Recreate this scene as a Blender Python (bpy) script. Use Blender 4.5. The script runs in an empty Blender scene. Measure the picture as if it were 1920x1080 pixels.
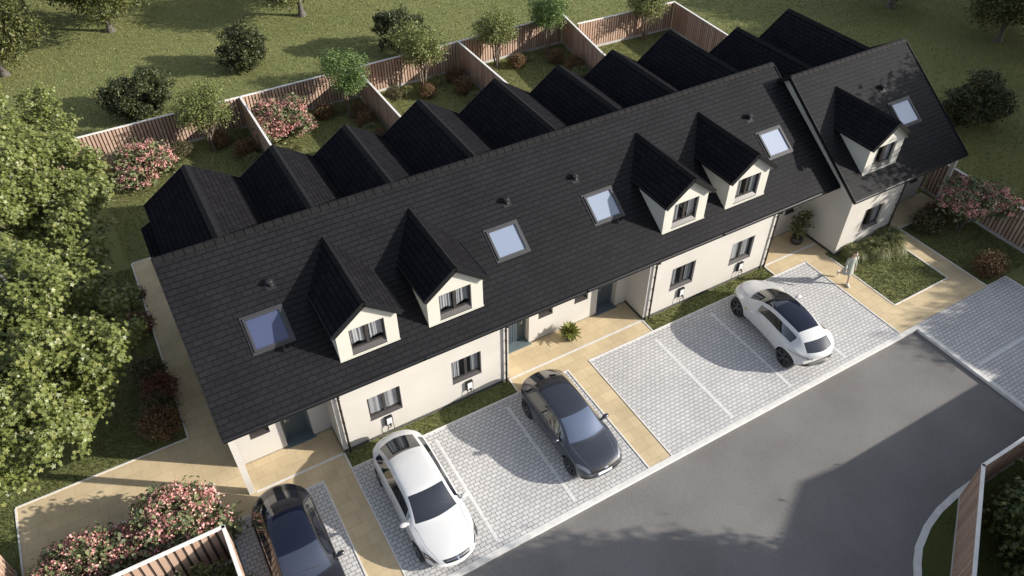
import bpy, bmesh, math, random
import numpy as np
from mathutils import Vector, Matrix
from mathutils.bvhtree import BVHTree
R = math.radians
sc = bpy.context.scene
col = sc.collection
random.seed(7)

# ---------------------------------------------------------------- materials
MATS = {}
def new_mat(name):
    m = bpy.data.materials.new(name); m.use_nodes = True
    MATS[name] = m
    nt = m.node_tree
    return m, nt, nt.nodes['Principled BSDF']
def N(nt, t, **kw):
    n = nt.nodes.new(t)
    for k, v in kw.items(): setattr(n, k, v)
    return n
def setin(n, **kw):
    for k, v in kw.items(): n.inputs[k.replace('_', ' ')].default_value = v
def c4(c): return (c[0], c[1], c[2], 1)
def plain(name, c, rough=.6, metal=0, coat=0, spec=.5, noise=0, nscale=6, bump=0, bscale=40):
    m, nt, b = new_mat(name)
    b.inputs['Base Color'].default_value = c4(c)
    b.inputs['Roughness'].default_value = rough
    b.inputs['Metallic'].default_value = metal
    b.inputs['Coat Weight'].default_value = coat
    b.inputs['Coat Roughness'].default_value = .03
    b.inputs['Specular IOR Level'].default_value = spec
    geo = None
    if noise or bump:
        geo = N(nt, 'ShaderNodeNewGeometry')
    if noise:
        nz = N(nt, 'ShaderNodeTexNoise'); nz.inputs['Scale'].default_value = nscale; nz.inputs['Detail'].default_value = 6
        nt.links.new(geo.outputs['Position'], nz.inputs['Vector'])
        mr = N(nt, 'ShaderNodeMapRange'); setin(mr, From_Min=.3, From_Max=.7, To_Min=1-noise, To_Max=1+noise)
        nt.links.new(nz.outputs['Fac'], mr.inputs['Value'])
        mx = N(nt, 'ShaderNodeMix', data_type='RGBA', blend_type='MULTIPLY'); mx.inputs['Factor'].default_value = 1
        mx.inputs['A'].default_value = c4(c)
        nt.links.new(mr.outputs['Result'], mx.inputs['B'])
        nt.links.new(mx.outputs['Result'], b.inputs['Base Color'])
    if bump:
        nb = N(nt, 'ShaderNodeTexNoise'); nb.inputs['Scale'].default_value = bscale; nb.inputs['Detail'].default_value = 5
        nt.links.new(geo.outputs['Position'], nb.inputs['Vector'])
        bp = N(nt, 'ShaderNodeBump'); bp.inputs['Strength'].default_value = bump; bp.inputs['Distance'].default_value = .02
        nt.links.new(nb.outputs['Fac'], bp.inputs['Height']); nt.links.new(bp.outputs['Normal'], b.inputs['Normal'])
    return m
def brick(name, c1, c2, cj, bw, rh, joint, offset=.5, freq=2, swap=False, sv=1.0, rough=.8, noise=.15, nscale=3, fine=.1, bump=.4, rot=0, squash=1.0, sqf=2, spec=.3, shift=(0, 0), bdist=.008):
    """brick pattern in world metres; u along x (or y when swap), v along the other axis times sv"""
    m, nt, b = new_mat(name)
    geo = N(nt, 'ShaderNodeNewGeometry')
    sp = N(nt, 'ShaderNodeSeparateXYZ'); nt.links.new(geo.outputs['Position'], sp.inputs[0])
    cb = N(nt, 'ShaderNodeCombineXYZ')
    mu = N(nt, 'ShaderNodeMath', operation='MULTIPLY_ADD'); mu.inputs[1].default_value = 1; mu.inputs[2].default_value = shift[0]
    mv = N(nt, 'ShaderNodeMath', operation='MULTIPLY_ADD'); mv.inputs[1].default_value = sv; mv.inputs[2].default_value = shift[1]
    if swap == 'xz':
        nt.links.new(sp.outputs['X'], mu.inputs[0]); nt.links.new(sp.outputs['Z'], mv.inputs[0])
    elif swap:
        nt.links.new(sp.outputs['Y'], mu.inputs[0]); nt.links.new(sp.outputs['X'], mv.inputs[0])
    else:
        nt.links.new(sp.outputs['X'], mu.inputs[0]); nt.links.new(sp.outputs['Y'], mv.inputs[0])
    nt.links.new(mu.outputs[0], cb.inputs['X']); nt.links.new(mv.outputs[0], cb.inputs['Y'])
    bt = N(nt, 'ShaderNodeTexBrick', offset=offset, offset_frequency=freq, squash=squash, squash_frequency=sqf)
    nt.links.new(cb.outputs[0], bt.inputs['Vector'])
    bt.inputs['Color1'].default_value = c4(c1); bt.inputs['Color2'].default_value = c4(c2); bt.inputs['Mortar'].default_value = c4(cj)
    setin(bt, Scale=1, Mortar_Size=joint, Mortar_Smooth=.15, Bias=0, Brick_Width=bw, Row_Height=rh)
    nz = N(nt, 'ShaderNodeTexNoise'); setin(nz, Scale=nscale, Detail=5)
    nt.links.new(geo.outputs['Position'], nz.inputs['Vector'])
    nf = N(nt, 'ShaderNodeTexNoise'); setin(nf, Scale=60, Detail=3)
    nt.links.new(geo.outputs['Position'], nf.inputs['Vector'])
    m1 = N(nt, 'ShaderNodeMapRange'); setin(m1, From_Min=.3, From_Max=.7, To_Min=1-noise, To_Max=1+noise); nt.links.new(nz.outputs['Fac'], m1.inputs['Value'])
    m2 = N(nt, 'ShaderNodeMapRange'); setin(m2, From_Min=.3, From_Max=.7, To_Min=1-fine, To_Max=1+fine); nt.links.new(nf.outputs['Fac'], m2.inputs['Value'])
    mm = N(nt, 'ShaderNodeMath', operation='MULTIPLY'); nt.links.new(m1.outputs[0], mm.inputs[0]); nt.links.new(m2.outputs[0], mm.inputs[1])
    mx = N(nt, 'ShaderNodeMix', data_type='RGBA', blend_type='MULTIPLY'); mx.inputs['Factor'].default_value = 1
    nt.links.new(bt.outputs['Color'], mx.inputs['A']); nt.links.new(mm.outputs[0], mx.inputs['B'])
    nt.links.new(mx.outputs['Result'], b.inputs['Base Color'])
    setin(b, Roughness=rough); b.inputs['Specular IOR Level'].default_value = spec
    inv = N(nt, 'ShaderNodeMath', operation='SUBTRACT'); inv.inputs[0].default_value = 1; nt.links.new(bt.outputs['Fac'], inv.inputs[1])
    ad = N(nt, 'ShaderNodeMath', operation='MULTIPLY_ADD'); ad.inputs[1].default_value = .25; nt.links.new(nf.outputs['Fac'], ad.inputs[0]); nt.links.new(inv.outputs[0], ad.inputs[2])
    bp = N(nt, 'ShaderNodeBump'); setin(bp, Strength=bump, Distance=bdist)
    nt.links.new(ad.outputs[0], bp.inputs['Height']); nt.links.new(bp.outputs['Normal'], b.inputs['Normal'])
    return m
def leafy(name, cols, trans=.25, rough=.5, spec=.4):
    """random tone per leaf island"""
    m, nt, b = new_mat(name)
    geo = N(nt, 'ShaderNodeNewGeometry')
    rp = N(nt, 'ShaderNodeValToRGB')
    el = rp.color_ramp.elements
    while len(el) < len(cols): el.new(.5)
    for i, c in enumerate(cols):
        el[i].position = i/(len(cols)-1); el[i].color = c4(c)
    nt.links.new(geo.outputs['Random Per Island'], rp.inputs['Fac'])
    nt.links.new(rp.outputs['Color'], b.inputs['Base Color'])
    setin(b, Roughness=rough); b.inputs['Specular IOR Level'].default_value = spec
    if trans:
        tr = N(nt, 'ShaderNodeBsdfTranslucent'); nt.links.new(rp.outputs['Color'], tr.inputs['Color'])
        ms = N(nt, 'ShaderNodeMixShader'); ms.inputs[0].default_value = trans
        nt.links.new(b.outputs[0], ms.inputs[1]); nt.links.new(tr.outputs[0], ms.inputs[2])
        nt.links.new(ms.outputs[0], nt.nodes['Material Output'].inputs['Surface'])
    return m
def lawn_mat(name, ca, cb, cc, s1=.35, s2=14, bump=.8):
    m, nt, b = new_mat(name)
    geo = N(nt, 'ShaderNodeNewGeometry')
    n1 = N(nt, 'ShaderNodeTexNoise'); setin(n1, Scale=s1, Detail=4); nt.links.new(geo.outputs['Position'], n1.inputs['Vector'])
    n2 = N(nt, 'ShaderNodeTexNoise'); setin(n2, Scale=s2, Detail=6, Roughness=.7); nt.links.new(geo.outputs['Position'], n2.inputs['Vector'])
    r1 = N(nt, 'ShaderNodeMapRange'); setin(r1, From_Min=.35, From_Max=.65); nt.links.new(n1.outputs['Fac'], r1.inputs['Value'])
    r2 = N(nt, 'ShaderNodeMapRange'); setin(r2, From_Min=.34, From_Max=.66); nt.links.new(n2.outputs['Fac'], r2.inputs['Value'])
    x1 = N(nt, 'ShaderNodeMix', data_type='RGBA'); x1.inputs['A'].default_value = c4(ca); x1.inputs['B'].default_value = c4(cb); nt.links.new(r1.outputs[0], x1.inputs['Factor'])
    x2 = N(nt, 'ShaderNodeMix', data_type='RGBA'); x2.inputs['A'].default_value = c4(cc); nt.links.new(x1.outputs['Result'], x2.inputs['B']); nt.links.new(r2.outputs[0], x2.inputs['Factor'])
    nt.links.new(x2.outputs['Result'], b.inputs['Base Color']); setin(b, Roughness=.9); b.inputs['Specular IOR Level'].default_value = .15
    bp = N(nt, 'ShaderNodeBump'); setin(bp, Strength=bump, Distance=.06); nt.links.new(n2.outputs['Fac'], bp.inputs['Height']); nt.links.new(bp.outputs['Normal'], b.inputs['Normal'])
    return m
def glassy(name, tint=(.9, .95, 1), mixmin=.12):
    """thin window pane: mirror reflection over a see-through sheet"""
    m, nt, b = new_mat(name)
    nt.nodes.remove(b)
    lw = N(nt, 'ShaderNodeFresnel'); lw.inputs['IOR'].default_value = 1.6
    gl = N(nt, 'ShaderNodeBsdfGlossy'); setin(gl, Roughness=.01)
    tr = N(nt, 'ShaderNodeBsdfTransparent'); tr.inputs['Color'].default_value = c4(tint)
    ms = N(nt, 'ShaderNodeMixShader')
    ge = N(nt, 'ShaderNodeNewGeometry'); iv = N(nt, 'ShaderNodeMath', operation='SUBTRACT'); iv.inputs[0].default_value = 1; nt.links.new(ge.outputs['Backfacing'], iv.inputs[1])
    mf = N(nt, 'ShaderNodeMath', operation='MULTIPLY'); nt.links.new(lw.outputs[0], mf.inputs[0]); nt.links.new(iv.outputs[0], mf.inputs[1])
    nt.links.new(mf.outputs[0], ms.inputs[0]); nt.links.new(tr.outputs[0], ms.inputs[1]); nt.links.new(gl.outputs[0], ms.inputs[2])
    nt.links.new(ms.outputs[0], nt.nodes['Material Output'].inputs['Surface'])
    return m

SL1, SL2, SLJ = (.0114, .0112, .0132), (.0140, .0136, .0156), (.0058, .0055, .0064)
CRS = .19
M_slate = brick('slate_front', SL1, SL2, SLJ, .33, CRS, .015, sv=1/math.cos(R(34.23)), rough=.5, noise=.14, nscale=.7, fine=.07, bump=.2, spec=.10)
M_slate5 = brick('slate_front_set_forward', SL1, SL2, SLJ, .33, CRS, .015, sv=1/math.cos(R(35.77)), rough=.5, noise=.14, nscale=.7, fine=.07, bump=.2, spec=.10)
M_slatey = brick('slate_side', (.0115, .0112, .0135), (.0145, .014, .0165), (.004, .004, .005), .33, CRS, .014, swap=True, sv=1/math.cos(R(33.4)), rough=.6, noise=.12, nscale=2, fine=.12, bump=.25, spec=.0)
M_slatej = brick('slate_rear', SL1, SL2, SLJ, .33, CRS, .010, sv=1/math.cos(R(22)), rough=.6, noise=.12, nscale=2, fine=.12, bump=.25, spec=.0)
M_ridge = plain('ridge_tile_slate', (.0095, .0092, .0102), .7, spec=.1, noise=.2, nscale=5, bump=.15)
M_black = plain('black_trim', (.009, .009, .010), .5, spec=.25)
M_gutter = plain('dark_gutter', (.016, .016, .017), .3)
M_pipe = plain('brown_black_pipe', (.02, .017, .015), .35)
M_render = plain('ivory_render', (.445, .422, .390), .9, spec=.2, noise=.05, nscale=.8, bump=.12, bscale=90)
M_renderd = plain('white_dormer_render', (.47, .457, .41), .9, spec=.2, noise=.04, nscale=1, bump=.1, bscale=90)
M_plinth = brick('grey_plinth', (.13, .125, .12), (.17, .165, .16), (.02, .02, .02), .45, .053, .016, swap='xz', rough=.9)
M_frame = plain('brown_grey_frame', (.035, .031, .030), .45)
M_sill = plain('sill_grey', (.045, .04, .04), .5)
M_door = plain('slate_blue_door', (.045, .062, .078), .45)
M_doorfr = plain('grey_blue_frame', (.10, .13, .145), .5)
M_steel = plain('brushed_steel', (.5, .5, .5), .3, metal=.9)
M_glass = glassy('window_glass')
M_room = plain('dim_room', (.05, .045, .042), .9)
M_curt = plain('pale_curtain', (.25, .23, .22), .9)
M_skyfr = plain('skylight_frame_grey', (.030, .030, .034), .45)
def skyglass():
    m, nt, b = new_mat('skylight_glass')
    b.inputs['Base Color'].default_value = (.30, .33, .43, 1); setin(b, Roughness=.04, Metallic=.55)
    b.inputs['Coat Weight'].default_value = 1; b.inputs['Coat Roughness'].default_value = .01
    return m
M_skygl = skyglass()
M_skyrefl = [plain('rooflight_reflection_%s' % n_, c_, .8) for n_, c_ in (('navy', (.045, .052, .105)), ('grey', (.20, .22, .275)), ('silver', (.255, .27, .315)), ('pale', (.32, .33, .375)), ('pale_twin', (.46, .475, .53)))]  # sky reflection of each rooflight painted as a flat tone
M_pave = brick('block_paving', (.46, .455, .455), (.53, .52, .52), (.14, .135, .135), .21, .14, .010, rough=.85, noise=.08, nscale=.6, fine=.12, bump=.6)
M_buff = brick('buff_flags', (.485, .385, .240), (.535, .43, .272), (.395, .31, .19), .58, .45, .008, rough=.85, noise=.13, nscale=.9, fine=.08, bump=.4, offset=.37)
M_kerb = plain('kerb_concrete', (.60, .59, .57), .85, noise=.1, nscale=4, bump=.2)
M_edge = plain('edging_concrete', (.62, .60, .57), .85, noise=.1, nscale=4)
M_mark = plain('bay_line', (.585, .58, .575), .85, noise=.22, nscale=18)
M_cap = plain('white_cap', (.68, .66, .64), .7, noise=.08, nscale=3)
M_board = plain('gravel_board', (.40, .38, .37), .9, noise=.15, nscale=4)
def asphalt():
    m, nt, b = new_mat('asphalt')
    geo = N(nt, 'ShaderNodeNewGeometry')
    n1 = N(nt, 'ShaderNodeTexNoise'); setin(n1, Scale=.45, Detail=5); nt.links.new(geo.outputs['Position'], n1.inputs['Vector'])
    n2 = N(nt, 'ShaderNodeTexNoise'); setin(n2, Scale=55, Detail=4, Roughness=.8); nt.links.new(geo.outputs['Position'], n2.inputs['Vector'])
    vo = N(nt, 'ShaderNodeTexVoronoi'); setin(vo, Scale=70); nt.links.new(geo.outputs['Position'], vo.inputs['Vector'])
    x1 = N(nt, 'ShaderNodeMix', data_type='RGBA'); x1.inputs['A'].default_value = (.150, .142, .137, 1); x1.inputs['B'].default_value = (.178, .170, .165, 1)
    r1 = N(nt, 'ShaderNodeMapRange'); setin(r1, From_Min=.35, From_Max=.65); nt.links.new(n1.outputs['Fac'], r1.inputs['Value']); nt.links.new(r1.outputs[0], x1.inputs['Factor'])
    r2 = N(nt, 'ShaderNodeMapRange'); setin(r2, From_Min=.3, From_Max=.7, To_Min=.62, To_Max=1.38); nt.links.new(n2.outputs['Fac'], r2.inputs['Value'])
    mx = N(nt, 'ShaderNodeMix', data_type='RGBA', blend_type='MULTIPLY'); mx.inputs['Factor'].default_value = 1
    nt.links.new(x1.outputs['Result'], mx.inputs['A']); nt.links.new(r2.outputs[0], mx.inputs['B'])
    nt.links.new(mx.outputs['Result'], b.inputs['Base Color']); setin(b, Roughness=.85); b.inputs['Specular IOR Level'].default_value = .3
    bp = N(nt, 'ShaderNodeBump'); setin(bp, Strength=.5, Distance=.01); nt.links.new(vo.outputs['Distance'], bp.inputs['Height']); nt.links.new(bp.outputs['Normal'], b.inputs['Normal'])
    return m
M_asph = asphalt()
M_lawn = lawn_mat('lawn', (.18, .198, .076), (.232, .232, .096), (.11, .12, .042))
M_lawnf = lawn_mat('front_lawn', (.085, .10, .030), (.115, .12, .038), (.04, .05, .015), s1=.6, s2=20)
M_blade = leafy('grass_blade', [(.035, .05, .012), (.075, .095, .026), (.12, .128, .04), (.18, .17, .07)], .3, .6)
M_blade2 = leafy('ornamental_grass_blade', [(.05, .07, .02), (.12, .14, .045), (.22, .22, .09), (.32, .30, .15)], .3, .6)
M_bark = plain('bark', (.13, .10, .075), .9, noise=.35, nscale=9, bump=.8, bscale=18)
M_barkd = plain('grey_bark', (.09, .08, .07), .9, noise=.35, nscale=9, bump=.8, bscale=18)
M_leaf_big = leafy('maple_leaf', [(.085, .105, .025), (.12, .145, .034), (.16, .185, .048), (.22, .23, .075)], .3, .42, .5)
M_leaf_gard = leafy('garden_tree_leaf', [(.075, .10, .03), (.13, .16, .045), (.19, .21, .065), (.25, .25, .095)], .3, .5)
M_leaf_gard2 = leafy('fresh_green_leaf', [(.05, .10, .028), (.09, .155, .042), (.14, .20, .058), (.19, .24, .08)], .3, .5)
M_leaf_dark = leafy('dark_bush_leaf', [(.016, .024, .008), (.032, .042, .013), (.055, .064, .02), (.09, .092, .034)], .15, .5)
M_leaf_mid = leafy('oak_leaf', [(.028, .04, .011), (.06, .072, .018), (.105, .11, .03), (.16, .155, .05)], .25, .5)
M_leaf_corner = leafy('corner_tree_leaf', [(.04, .06, .016), (.07, .095, .024), (.11, .13, .036), (.17, .18, .06)], .25, .5)
M_leaf_rust = leafy('rust_shrub_leaf', [(.05, .05, .018), (.10, .07, .026), (.18, .092, .042), (.27, .15, .075)], .2, .6)
M_leaf_red = leafy('red_shrub_leaf', [(.045, .03, .018), (.10, .042, .028), (.19, .065, .04), (.25, .10, .055)], .2, .6)
M_leaf_olive = leafy('olive_shrub_leaf', [(.03, .032, .012), (.06, .058, .022), (.12, .105, .05), (.22, .18, .10)], .2, .6)
M_leaf_flsh = leafy('flower_shrub_leaf', [(.05, .065, .03), (.10, .125, .055), (.15, .17, .075), (.19, .21, .10)], .2, .55)
M_petal = leafy('pink_petal', [(.46, .18, .17), (.60, .275, .255), (.68, .36, .33), (.78, .50, .45)], .25, .6)
M_plant = leafy('agave_leaf', [(.09, .12, .03), (.15, .17, .04), (.22, .23, .065), (.28, .28, .10)], .15, .4)
M_pot = plain('dark_pot', (.03, .027, .027), .4)
M_soil = plain('soil', (.14, .10, .07), .95, noise=.3, nscale=20)
def slat_mat(name, ca, cb):
    m = leafy(name, [ca, cb], 0, .75, .3); return m
M_slat = slat_mat('fence_slat', (.33, .215, .16), (.46, .33, .255))
M_gapshade = plain('fence_gap_shade', (.07, .05, .04), .85)  # dark tone painting the shade between slats
M_skin = plain('skin', (.48, .335, .27), .55)
M_dress = plain('sage_dress', (.33, .35, .305), .9, noise=.1, nscale=14)
M_hair = plain('brown_hair', (.06, .038, .025), .5)
M_shoe = plain('white_trainer', (.72, .72, .72), .6)
M_lip = plain('lip', (.42, .16, .14), .5)
M_eye = plain('eye_dark', (.03, .02, .02), .3)
# cars
M_white = plain('white_paint', (.54, .54, .545), .45, coat=1)
M_grey = plain('graphite_paint', (.042, .046, .062), .32, metal=.55, coat=1)
M_blackp = plain('black_paint', (.006, .006, .008), .22, coat=1)
M_cglass = plain('car_glass', (.012, .014, .02), .03, spec=.9, coat=1)
M_cglassrefl = plain('car_glass_painted_reflection', (.13, .165, .24), .15, metal=.5, spec=.9, coat=1)  # bluish reflection put into the glass colour
M_roofgl = plain('car_roof_glass', (.006, .008, .020), .06, spec=.55)
M_tyre = plain('tyre', (.018, .018, .018), .8)
M_rim = plain('dark_alloy', (.22, .22, .23), .25, metal=.9)
M_chrome = plain('chrome', (.6, .6, .62), .12, metal=1)
M_arch = plain('arch_liner', (.01, .01, .01), .9)
M_plast = plain('black_plastic', (.015, .015, .016), .5)
M_lamp = plain('headlamp_glass', (.20, .21, .23), .08, metal=.4, coat=1)
M_lampd = plain('dark_headlamp_glass', (.06, .065, .075), .08, metal=.3, coat=1)
M_red = plain('tail_lamp', (.10, .012, .012), .15, coat=1)
M_plate = plain('plate_white', (.75, .75, .73), .5)
M_wbox = plain('charger_shell', (.62, .62, .62), .45)

# ---------------------------------------------------------------- mesh helpers
class MB:
    def __init__(s): s.v = []; s.f = []
    def quad(s, *p):
        n = len(s.v); s.v += [tuple(q) for q in p]; s.f.append(tuple(range(n, n+len(p))))
    def box(s, x0, x1, y0, y1, z0, z1):
        n = len(s.v)
        s.v += [(x0, y0, z0), (x1, y0, z0), (x1, y1, z0), (x0, y1, z0), (x0, y0, z1), (x1, y0, z1), (x1, y1, z1), (x0, y1, z1)]
        s.f += [tuple(n+i for i in q) for q in ((0, 3, 2, 1), (4, 5, 6, 7), (0, 1, 5, 4), (1, 2, 6, 5), (2, 3, 7, 6), (3, 0, 4, 7))]
    def bar(s, a, b, u, w, h):
        """box from a to b; u = side direction, w wide along u, h thick"""
        a, b, u = Vector(a), Vector(b), Vector(u).normalized()
        d = (b-a).normalized(); n = d.cross(u).normalized()
        n0 = len(s.v)
        for p in (a, b):
            for su, sn in ((-1, -1), (1, -1), (1, 1), (-1, 1)):
                s.v.append(tuple(p+u*su*w/2+n*sn*h/2))
        s.f += [tuple(n0+i for i in q) for q in ((3, 2, 1, 0), (4, 5, 6, 7), (0, 1, 5, 4), (1, 2, 6, 5), (2, 3, 7, 6), (3, 0, 4, 7))]
    def tube(s, pts, rad, n=8, caps=True):
        pts = [Vector(p) for p in pts]
        rads = rad if isinstance(rad, (list, tuple)) else [rad]*len(pts)
        base = len(s.v)
        for i, p in enumerate(pts):
            d = (pts[min(i+1, len(pts)-1)]-pts[max(i-1, 0)]).normalized()
            a = Vector((0, 0, 1)) if abs(d.z) < .9 else Vector((1, 0, 0))
            u = d.cross(a).normalized(); w = d.cross(u)
            for k in range(n):
                t = 2*math.pi*k/n
                s.v.append(tuple(p+(u*math.cos(t)+w*math.sin(t))*rads[i]))
        for i in range(len(pts)-1):
            for k in range(n):
                a0 = base+i*n+k; a1 = base+i*n+(k+1) % n
                s.f.append((a0, a1, a1+n, a0+n))
        if caps:
            s.f.append(tuple(base+k for k in range(n))[::-1]); s.f.append(tuple(base+(len(pts)-1)*n+k for k in range(n)))
    def lathe(s, prof, c=(0, 0, 0), axis='z', n=24, close=False):
        base = len(s.v); c = Vector(c)
        for r, h in prof:
            for k in range(n):
                t = 2*math.pi*k/n
                if axis == 'z': p = (r*math.cos(t), r*math.sin(t), h)
                elif axis == 'x': p = (h, r*math.cos(t), r*math.sin(t))
                else: p = (r*math.cos(t), h, r*math.sin(t))
                s.v.append(tuple(c+Vector(p)))
        for i in range(len(prof)-1):
            for k in range(n):
                a0 = base+i*n+k; a1 = base+i*n+(k+1) % n
                s.f.append((a0, a1, a1+n, a0+n))
    def prism(s, poly, ax, a, b):
        """extrude 2-D polygon along axis ax between a and b"""
        def P(q, t):
            if ax == 'x': return (t, q[0], q[1])
            if ax == 'y': return (q[0], t, q[1])
            return (q[0], q[1], t)
        n = len(poly); base = len(s.v)
        s.v += [P(q, a) for q in poly]+[P(q, b) for q in poly]
        s.f.append(tuple(base+i for i in range(n))[::-1]); s.f.append(tuple(base+n+i for i in range(n)))
        for i in range(n):
            j = (i+1) % n; s.f.append((base+i, base+j, base+n+j, base+n+i))
    def mesh(s, name):
        me = bpy.data.meshes.new(name); me.from_pydata(s.v, [], s.f); me.validate(); return me
    def build(s, name, mat, parent=None, smooth=None, fix=True):
        me = s.mesh(name)
        if fix:
            bm = bmesh.new(); bm.from_mesh(me); bmesh.ops.recalc_face_normals(bm, faces=bm.faces); bm.to_mesh(me); bm.free()
        return link(name, me, mat, parent, smooth)
def root_loc(p):
    while p.parent: p = p.parent
    return Vector(p.location)
def link(name, me, mat, parent=None, smooth=None, world=True):
    o = bpy.data.objects.new(name, me); col.objects.link(o)
    if mat is not None:
        for m in (mat if isinstance(mat, (list, tuple)) else [mat]): me.materials.append(m)
    if smooth is not None:
        me.shade_smooth()
        if smooth > 0: me.set_sharp_from_angle(angle=R(smooth))
    if parent is not None:
        if world: me.transform(Matrix.Translation(-root_loc(parent)))
        o.parent = parent
    return o
def thing(name, label, cat, loc=(0, 0, 0), rz=0, group=None):
    o = bpy.data.objects.new(name, None); col.objects.link(o)
    o.location = loc; o.rotation_euler = (0, 0, rz); o.empty_display_size = .2
    o['label'] = label; o['category'] = cat
    if group: o['group'] = group
    return o
def tag(o, label, cat, group=None):
    o['label'] = label; o['category'] = cat
    if group: o['group'] = group
    return o
def struct(name, mb, mat, kind='structure'):
    o = mb.build(name, mat); o['kind'] = kind; return o
def dup(root, loc, rz, label, group=None, scale=1):
    r = root.copy(); col.objects.link(r); r.location = loc; r.rotation_euler = (0, 0, rz); r.scale = (scale,)*3
    r['label'] = label
    if group: r['group'] = group
    for ch in list(root.children):
        c = ch.copy(); col.objects.link(c); c.parent = r
        for g in list(ch.children):
            d = g.copy(); col.objects.link(d); d.parent = c
    return r
def npmesh(name, verts, faces):
    """verts (n,3), faces (m,k) numpy arrays"""
    me = bpy.data.meshes.new(name)
    nv, (nf, k) = len(verts), faces.shape
    me.vertices.add(nv); me.vertices.foreach_set('co', np.ascontiguousarray(verts, np.float32).ravel())
    me.loops.add(nf*k); me.loops.foreach_set('vertex_index', np.ascontiguousarray(faces, np.int32).ravel())
    me.polygons.add(nf); me.polygons.foreach_set('loop_start', np.arange(0, nf*k, k, dtype=np.int32))
    me.update(calc_edges=True); me.validate()
    return me

# ---------------------------------------------------------------- camera, sun, sky
cam = bpy.data.cameras.new('camera'); co = bpy.data.objects.new('camera', cam); col.objects.link(co); sc.camera = co
yaw, pitch, roll = 0.520941533, 0.748177703, -0.00479739722
fw = Vector((math.sin(yaw)*math.cos(pitch), math.cos(yaw)*math.cos(pitch), -math.sin(pitch)))
rt = Vector((math.cos(yaw), -math.sin(yaw), 0)); up = rt.cross(fw)
rt, up = rt*math.cos(roll)+up*math.sin(roll), -rt*math.sin(roll)+up*math.cos(roll)
mw = Matrix((rt, up, -fw)).transposed().to_4x4(); mw.translation = (0, -.738*21.5, 21.5)
co.matrix_world = mw
cam.sensor_width = 36; cam.lens = 36*1434.33/1920; cam.clip_start = .1; cam.clip_end = 2000

EL, AZ = R(21.7), R(125)
to_sun = Vector((math.sin(AZ)*math.cos(EL), math.cos(AZ)*math.cos(EL), math.sin(EL)))
sl = bpy.data.lights.new('sun', 'SUN'); so = bpy.data.objects.new('sun', sl); col.objects.link(so)
sl.energy = 5.0; sl.angle = R(.6); sl.color = (1, .94, .84)
so.rotation_euler = to_sun.to_track_quat('Z', 'Y').to_euler(); so.location = (30, -30, 40)
w = bpy.data.worlds.new('World'); sc.world = w; w.use_nodes = True
st = w.node_tree.nodes.new('ShaderNodeTexSky'); st.sky_type = 'NISHITA'; st.sun_disc = False
st.sun_elevation = EL; st.sun_rotation = AZ; st.air_density = 1.0; st.dust_density = 1.2; st.ozone_density = 1.0
bg = w.node_tree.nodes['Background']; bg.inputs[1].default_value = .138
hs = w.node_tree.nodes.new('ShaderNodeHueSaturation'); hs.inputs['Saturation'].default_value = .55
w.node_tree.links.new(st.outputs[0], hs.inputs['Color']); w.node_tree.links.new(hs.outputs[0], bg.inputs[0])
sc.view_settings.view_transform = 'Standard'; sc.view_settings.look = 'None'; sc.view_settings.gamma = 1
sc.view_settings.exposure = .74
sc.render.engine = 'CYCLES'
sc.cycles.use_denoising = True
sc.cycles.max_bounces = 8; sc.cycles.transparent_max_bounces = 12

# ---------------------------------------------------------------- ground
def sheet(name, rects, z, mat, kind='structure'):
    mb = MB()
    for x0, x1, y0, y1 in rects: mb.quad((x0, y0, z), (x1, y0, z), (x1, y1, z), (x0, y1, z))
    return struct(name, mb, mat, kind)
sheet('terrain', [(-400, 400, -400, 400)], -.16, M_lawnf)
KY, KX = -5.6, 23.98            # road side of the kerbs: y = KY-.17, x = KX-.17+...
sheet('road', [(-200, 23.97, -60, -5.77)], -.10, M_asph)
lw = MB()
for x0, x1, y0, y1 in ((-400, 400, -5.6, 400), (24.14, 400, -60, -5.6)):
    lw.quad((x0, y0, 0), (x1, y0, 0), (x1, y1, 0), (x0, y1, 0))
struct('lawn', lw, M_lawn)
# verge inside the curved kerb on the far side of the road
curve = [(15.10, -60), (15.10, -14.2), (15.22, -13.3), (15.52, -12.48), (15.9, -12.15), (16.36, -11.84), (17.19, -11.50), (17.94, -11.32), (18.85, -11.22), (19.87, -11.20), (24.14, -11.20)]
kb = MB()
for i in range(len(curve)-1):
    a, b = Vector((*curve[i], 0)), Vector((*curve[i+1], 0))
    d = (b-a).normalized(); nn = Vector((d.y, -d.x, 0)); a2, b2 = a+nn*.2, b+nn*.2
    if i: a2 = prev
    if i < len(curve)-2:
        c = Vector((*curve[i+2], 0)); d2 = (c-b).normalized(); n2 = Vector((d2.y, -d2.x, 0)); b2 = b+(nn+n2).normalized()*.2
    prev = b2
    kb.quad((*a.xy, .02), (*b.xy, .02), (*b2.xy, .02), (*a2.xy, .02))
    kb.quad((*a.xy, -.14), (*b.xy, -.14), (*b.xy, .02), (*a.xy, .02))
    kb.quad((*b2.xy, -.14), (*a2.xy, -.14), (*a2.xy, .02), (*b2.xy, .02))
struct('curved_kerb', kb, M_kerb)
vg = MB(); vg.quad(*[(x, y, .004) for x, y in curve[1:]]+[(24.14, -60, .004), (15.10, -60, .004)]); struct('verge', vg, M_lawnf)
k = MB(); k.box(-200, 24.14, -5.77, -5.60, -.14, .025); k.box(23.97, 24.14, -11.2, -5.77, -.14, .025)
struct('kerb', k, M_kerb)
sheet('block_paving', [(-1.44, 1.6, -5.6, -.70), (2.59, 11.06, -5.6, -.70), (12.02, 23.2, -5.6, -.70), (24.14, 29.73, -11.2, -5.57), (29.73, 60, -11.2, -9)], .010, M_pave)
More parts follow.
